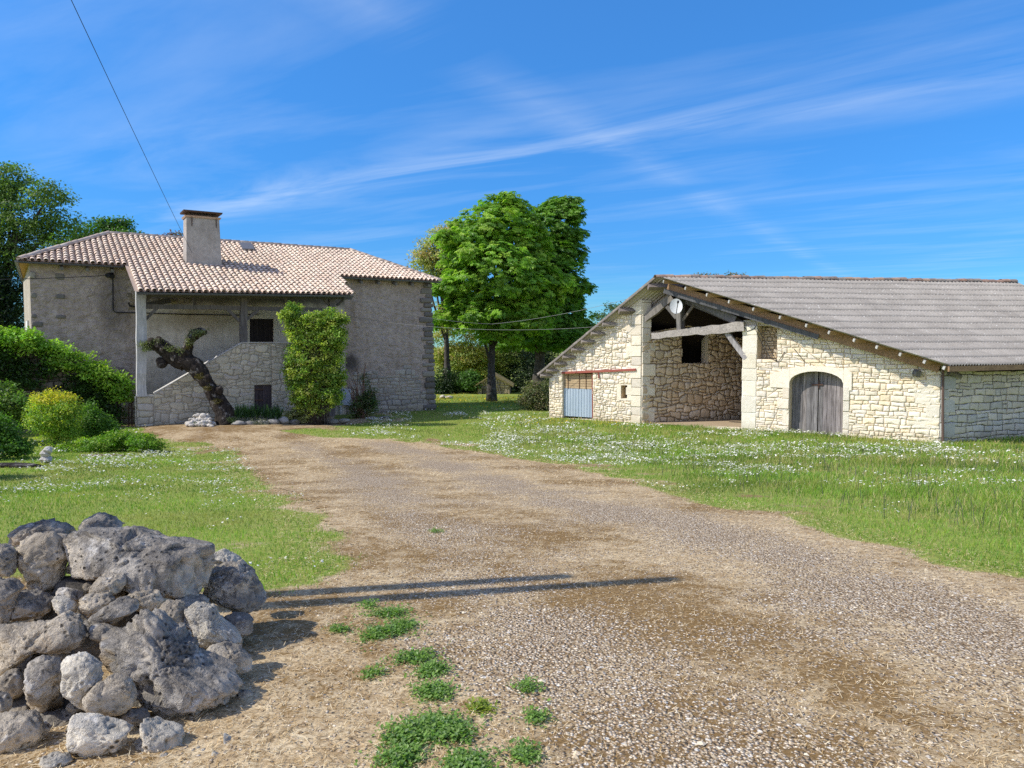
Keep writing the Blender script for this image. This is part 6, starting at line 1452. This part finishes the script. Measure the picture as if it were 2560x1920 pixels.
# filler core added inside the heap, its tone darkened to stand for gap shade
for i, (cx, cy, w, h, Y, lb) in enumerate(((500, 800, 420, 330, 4.05, 'broad added filler stone behind the cream stones, darkened for gap shade'), (1150, 900, 330, 260, 4.0, 'added filler stone behind the white pitted stone, darkened for gap shade'), (260, 1360, 420, 250, 3.42, 'added filler stone behind the lowest stones, darkened for gap shade'), (850, 1330, 380, 170, 3.42, 'added filler stone beneath the gnarled boulder, darkened for gap shade'), (40, 1050, 220, 260, 3.75, 'added filler stone at the left edge of the heap, darkened for gap shade'))):
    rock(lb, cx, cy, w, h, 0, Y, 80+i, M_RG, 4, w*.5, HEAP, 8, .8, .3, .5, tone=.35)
rs = random.Random(5)
for i, (cx, cy, w, h, Y) in enumerate(((330, 560, 60, 45, 4.1), (560, 560, 60, 40, 3.95), (690, 600, 60, 40, 3.9), (540, 860, 70, 50, 3.55), (620, 830, 80, 50, 3.5), (360, 960, 60, 40, 3.45), (1150, 800, 60, 60, 3.85), (1340, 1120, 70, 50, 3.65), (1420, 880, 60, 50, 3.9), (390, 1290, 60, 50, 3.35), (330, 1380, 80, 60, 3.3), (260, 1340, 70, 50, 3.35), (840, 1420, 60, 40, 3.3), (700, 1330, 80, 50, 3.3), (460, 1290, 50, 40, 3.25), (350, 1500, 70, 60, 3.2), (300, 1580, 60, 40, 3.15), (640, 1340, 70, 50, 3.35), (820, 1560, 40, 30, 3.1), (1120, 1480, 60, 40, 3.3), (420, 1420, 130, 100, 3.22), (300, 1420, 120, 110, 3.2), (290, 1240, 90, 70, 3.3), (60, 1150, 100, 90, 3.35), (830, 1480, 90, 70, 3.2), (660, 1290, 100, 70, 3.25), (500, 1400, 90, 60, 3.15), (380, 1560, 80, 60, 3.05), (60, 1220, 70, 60, 3.4), (120, 1330, 70, 50, 3.3))):
    rock('small added filler stone in a gap of the heap, darkened for shade', cx, cy, w, h, rs.uniform(-30, 30), Y, 180+i, M_RT if i % 3 else M_RG, 4, w, 'small filler stones added in the gaps of the heap', 9, .9, .4, .5, tone=.75)  # fillers added to close the gaps, toned down to read as shade
# little stones at the foot of the heap
for i, (cx, cy, w, h) in enumerate(((1210, 1540, 18, 16), (1240, 1560, 20, 12), (1310, 1585, 26, 20), (1005, 1590, 30, 18), (1180, 1560, 16, 10), (1390, 1500, 55, 14))):
    p = G(cx*k_, 1240+cy*k_); rock('small white stone chip lying at the foot of the heap', cx, cy, w, h, 10*i, p[1], 120+i, M_RW, 3, w, 'stone chips at the foot of the heap', 6, .7, .1, .5, name='stone_chip')
# upright knobbly stone on the lawn
b_ = ORG['upright_stone']; V1, F1 = rock_shape(4, 131, 8, 1.2, .6, .3); k2 = b_[1]/F
for (dx, dz, rx, rz) in ((0, 10, 15, 9), (-2, 24, 12, 11), (5, 33, 11, 10)):
    np_mesh('lump', V1*np.array([rx, rx, rz])*k2*1.1+b_+np.array([dx*k2, 0, dz*k2]), [F1], mat_stone('cream_rock', (1, .95, .85), .2), bpy.data.objects['upright_stone'], col=np.full((len(F1), 3), .55), smooth=True)
# heap of pale stones at the leaning trunk
rs = random.Random(77); i = 0; RG_ = 'pale stones heaped at the foot of the leaning trunk'; protos = [rock_shape(3, 140+j, 8, .8, .2, .4) for j in range(6)]
base_r = H.at(500, 1066, 4.5)
lab = 'rounded pale stone in the low heap beside the leaning trunk'
for row, (n, py, pxa, pxb, dY) in enumerate(((9, 1063, 466, 532, -.1), (8, 1056, 468, 530, .05), (7, 1048, 474, 528, .2), (5, 1041, 482, 522, .35), (8, 1060, 465, 536, .3))):
    for j in range(n):
        px = pxa+(pxb-pxa)*(j+.5)/n+rs.uniform(-2, 2); Y = base_r[1]+dY+rs.uniform(-.08, .08); c = at(px, py+rs.uniform(-2, 2), Y); s = rs.uniform(.07, .125)
        V, Fq = protos[i % 6]; a = rs.uniform(0, 6.28); P = np.stack([V[:, 0]*math.cos(a)-V[:, 1]*math.sin(a), V[:, 0]*math.sin(a)+V[:, 1]*math.cos(a), V[:, 2]], 1)*np.array([1.15, 1, rs.uniform(.75, 1.1)])*s
        o = np_mesh('heap_stone', P+c, [Fq], M_HEAPS if i else None or globals().setdefault('M_HEAPS', mat_stone('pale_heap_stone', (.95, .90, .80), .2)), org=c-np.array([0, 0, s]), col=np.full((len(Fq), 3), rs.uniform(.5, .68)), smooth=True); tag(o, lab, 'stone', RG_); i += 1
# edging stones of the flower bed
RE = 'rough stones edging the flower bed'
for j, (px, py, w, h) in enumerate(((592, 1061, 22, 9), (622, 1060, 17, 9), (652, 1058, 16, 9), (682, 1056, 16, 10), (708, 1052, 18, 10), (736, 1056, 16, 8), (764, 1054, 18, 7), (792, 1056, 16, 7), (826, 1054, 18, 8), (860, 1052, 16, 7), (930, 1048, 18, 6), (960, 1045, 16, 5))):
    c = H.at(px, py+h*.6, 4.6 if px < 900 else 3.0); k2 = c[1]/F; V, Fq = protos[j % 6]
    o = np_mesh('edging_stone', V*np.array([w, w*.7, h])*k2+c+np.array([0, .1, h*k2*.6]), [Fq], M_HOUSESTONE, org=c, col=np.full((len(Fq), 3), rs.uniform(.3, .5)), smooth=True); tag(o, 'rough grey stone in the low edge of the flower bed below the porch', 'stone', RE)
for j, (px, py, w, h, lb) in enumerate(((1106, 993, 9, 6, 'white boulder left of the pair beyond the house corner'), (1122, 993, 11, 5, 'white boulder right of the pair beyond the house corner'))):
    c = G(px, py+3); k2 = c[1]/F; V, Fq = protos[j]; o = np_mesh('far_boulder', V*np.array([w, w, h])*k2+c+np.array([0, 0, h*k2*.5]), [Fq], M_RW, org=c, col=np.full((len(Fq), 3), .9), smooth=True); tag(o, lb, 'boulder')
# mossy kerb on the lawn at the left
c = G(45, 1168); k2 = c[1]/F; V, Fq = rock_shape(4, 150, 6, 1.0, .2, .3); o = np_mesh('mossy_log', V*np.array([85, 30, 9])*k2+c+np.array([-.25, 0, .02]), [Fq], M_BARKG, org=c, col=np.full((len(Fq), 3), 1), smooth=True); tag(o, 'dark rotten log lying at the lawn edge on the far left', 'log')
c = G(270, 1140); k2 = c[1]/F; o = np_mesh('mossy_log', V*np.array([70, 18, 5])*k2+c+np.array([-.25, 0, .0]), [Fq], mat_bark('brown_log', (.08, .05, .03), (.2, .13, .07)), org=c, col=np.full((len(Fq), 3), 1), smooth=True); tag(o, 'thin brown log half sunk in the grass right of the upright stone', 'log')
# ------------------------------------------------------------------ poles just out of the picture, whose shadows cross the drive
el = math.radians(45); SUN = np.array([.972*math.cos(el), .235*math.cos(el), -math.sin(el)])
for (tpx, tpy, hgt, lb) in ((1680, 1450, 5.6, 'tall timber pole outside the picture at left, throwing the longer shadow'), (1412, 1443, 5.2, 'shorter timber pole outside the picture at left, throwing the upper shadow')):
    tip = G(tpx, tpy); L = hgt/math.tan(el); b2 = tip[:2]-np.array([.972, .235])*L; b_ = np.array([*b2, float(gz(*b2))]); t = thing('timber_pole', b_, lb, 'pole')
    mb = MB(); mb.smooth = True; mb.tube([b_-np.array([0, 0, .3]), b_+np.array([.02, 0, hgt*.5]), b_+np.array([0, 0, hgt+(tip[2]-b_[2])])], [.10, .09, .075], 12); mb.smooth = False; mb.build('shaft', M_TIMBER, t)
    mb = MB(); mb.tube([b_+np.array([0, 0, hgt+(tip[2]-b_[2])]), b_+np.array([0, 0, hgt+(tip[2]-b_[2])+.02])], [.07, .06], 12); mb.build('cap', M_ZINC, t)
# shrub shading the lawn at the left edge
b_ = G(-230, 1200); t = thing('shrub', b_, 'dark shrub just off the left edge, shading the lawn', 'shrub'); foliage('foliage', [(b_+np.array([0, 0, .8]), (.9, .9, .8)), (b_+np.array([.6, .1, .5]), (.7, .7, .5))], 260, 28, .3, .09, .36, [(.06, .12, .02), (.08, .16, .03)], M_LEAF, t, seed=160)
mb = MB(); mb.tube([b_, b_+np.array([0, 0, .8])], [.05, .03], 6); mb.build('stem', M_BARK, t)
# ------------------------------------------------------------------ overhead cables
def cable(name, lb, a, b, sag, r=.012, n=24):
    mb = MB(); a = np.array(a); b = np.array(b); mb.tube([a+(b-a)*t-np.array([0, 0, sag*4*t*(1-t)]) for t in np.linspace(0, 1, n)], r, 6); o = mb.build(name, M_BLACK, org=a); return tag(o, lb, 'cable')
cable('overhead_cable', 'thin black cable dropping across the sky to the chimney foot', at(150, -60, 13), RP(rh(486, 650)[0], rh(486, 650)[1], .1), .05, .0065)
cable('overhead_cable', 'black cable from the left picture edge to the insulator on the house wall', H.at(-40, 699, 1.2), H.at(271, 688, .2), .03, .012)
e1 = BN.at(1602, 738, .1); e2 = BN.at(1586, 808, .1)
M_WIRE = mat_plain('grey_wire', (.30, .30, .28), .5)
def wire(lb, pts, r):
    mb = MB(); mb.tube(pts, r, 6); return tag(mb.build('overhead_cable', M_WIRE, org=pts[0]), lb, 'cable')
def hang(a, b, sag, n=14): a, b = np.array(a), np.array(b); return [a+(b-a)*t-np.array([0, 0, sag*4*t*(1-t)]) for t in np.linspace(0, 1, n)]
w1 = H.at(868, 745, 2.2); m1 = at(1230, 810, 33.5)
wire('upper wire sagging from the porch eave to the barn gable', hang(w1, m1, .22)+hang(m1, e1, .15)[1:], .006)
w2 = H.at(866, 790, .3); wire('lower wire running nearly level from the house wall to the barn pier', hang(w2, e2, .42, 26), .006)
# ------------------------------------------------------------------ sun, sky and camera
sd = bpy.data.lights.new('sun', 'SUN'); sd.energy = 5.0; sd.angle = math.radians(.53); sd.color = (1.0, .95, .87)
so = bpy.data.objects.new('sun', sd); COL.objects.link(so); so.rotation_euler = Vector(SUN).to_track_quat('-Z', 'Y').to_euler(); so.location = (-20, -5, 25)
wd = bpy.data.worlds.new('World'); SC.world = wd; wd.use_nodes = True; nt = wd.node_tree; nt.nodes.clear()
class WT(NT):
    def __init__(s, tree): s.t = tree
w = WT(nt)
sky = w.n('ShaderNodeTexSky', sky_type='NISHITA', sun_disc=False, sun_elevation=el, sun_rotation=math.atan2(-SUN[0], -SUN[1]), air_density=1.0, dust_density=.3, ozone_density=2.5, altitude=150)
d = w.n('ShaderNodeTexCoord').outputs['Generated']; s3 = w.sep(d); zc = w.math('MAXIMUM', s3[2], .03)
cx = w.math('DIVIDE', s3[0], zc); cy = w.math('DIVIDE', s3[1], zc); cp = w.n('ShaderNodeCombineXYZ', {0: cx, 1: cy, 2: 0.0}).outputs[0]
def rotated(a): return w.map(cp, (1, 1, 1), (0, 0, a))
# cirrus drawn out along the wind; long axis about 35 degrees off the x axis
A1 = math.radians(35); q = rotated(A1)
streak = w.noise(w.map(q, (.36, 1.25, 1), loc=(2.3, .4, 0)), 1.25, 11, .60, .7); soft = w.noise(w.map(q, (.35, .9, 1), loc=(3, 1, 0)), .8, 5, .55)
qs = w.sep(q); band = w.math('SUBTRACT', 1.0, w.math('MULTIPLY', w.math('ABSOLUTE', w.math('SUBTRACT', w.math('ADD', qs[1], w.math('MULTIPLY', w.math('SUBTRACT', soft, .5), .6)), 3.32)), 1.9), True)
amt = w.math('ADD', w.math('MULTIPLY', w.ramp(streak, [(.40, 0), (.74, 1)]), w.math('MULTIPLY', band, .72)), w.math('MULTIPLY', w.ramp(w.math('MULTIPLY', streak, soft), [(.22, 0), (.48, 1)]), .42))
q2 = w.sep(rotated(math.radians(-59))); b2_ = w.math('SUBTRACT', 1.0, w.math('MULTIPLY', w.math('ABSOLUTE', w.math('ADD', w.math('ADD', q2[1], w.math('MULTIPLY', soft, .25)), -1.68)), 5.0), True)
amt = w.math('ADD', amt, w.math('MULTIPLY', b2_, w.math('MULTIPLY', w.ramp(streak, [(.35, 0), (.7, 1)]), .35)))
amt = w.math('MULTIPLY', amt, w.ramp(s3[2], [(.02, .35), (.12, 1)]), True)
tint = w.ramp(s3[2], [(0.0, (.34, .72, 1.0)), (.10, (.23, .60, 1.04)), (.25, (.27, .74, 1.22)), (.42, (.36, .90, 1.40))])
# unseen sky behind the camera and overhead: whitened, brightened fill added for shaded faces
sky_fill = w.math('MAXIMUM', w.ramp(w.math('MULTIPLY', s3[1], -1.0), [(0, 0), (.35, 1)]), w.ramp(s3[2], [(.55, 0), (.8, .8)]))
tint = w.mix(sky_fill, tint, (1.85, 1.52, 1.60, 1)); base = w.mix(1.0, sky.outputs[0], tint, 'MULTIPLY')
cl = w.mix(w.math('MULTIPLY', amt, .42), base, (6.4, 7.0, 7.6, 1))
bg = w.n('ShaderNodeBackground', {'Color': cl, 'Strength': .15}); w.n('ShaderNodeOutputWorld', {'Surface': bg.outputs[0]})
cam = bpy.data.cameras.new('camera'); cam.sensor_width = 36; cam.lens = 36*F/2560; cam.clip_end = 5000; cam.clip_start = .05
co = bpy.data.objects.new('camera', cam); COL.objects.link(co); co.location = CAM; co.rotation_euler = (math.pi/2-PITCH, 0, 0); SC.camera = co
SC.view_settings.view_transform = 'Standard'; SC.view_settings.look = 'None'; SC.view_settings.exposure = 0
SC.cycles.max_bounces = 6; SC.cycles.diffuse_bounces = 3; SC.cycles.transparent_max_bounces = 4; SC.cycles.use_denoising = False
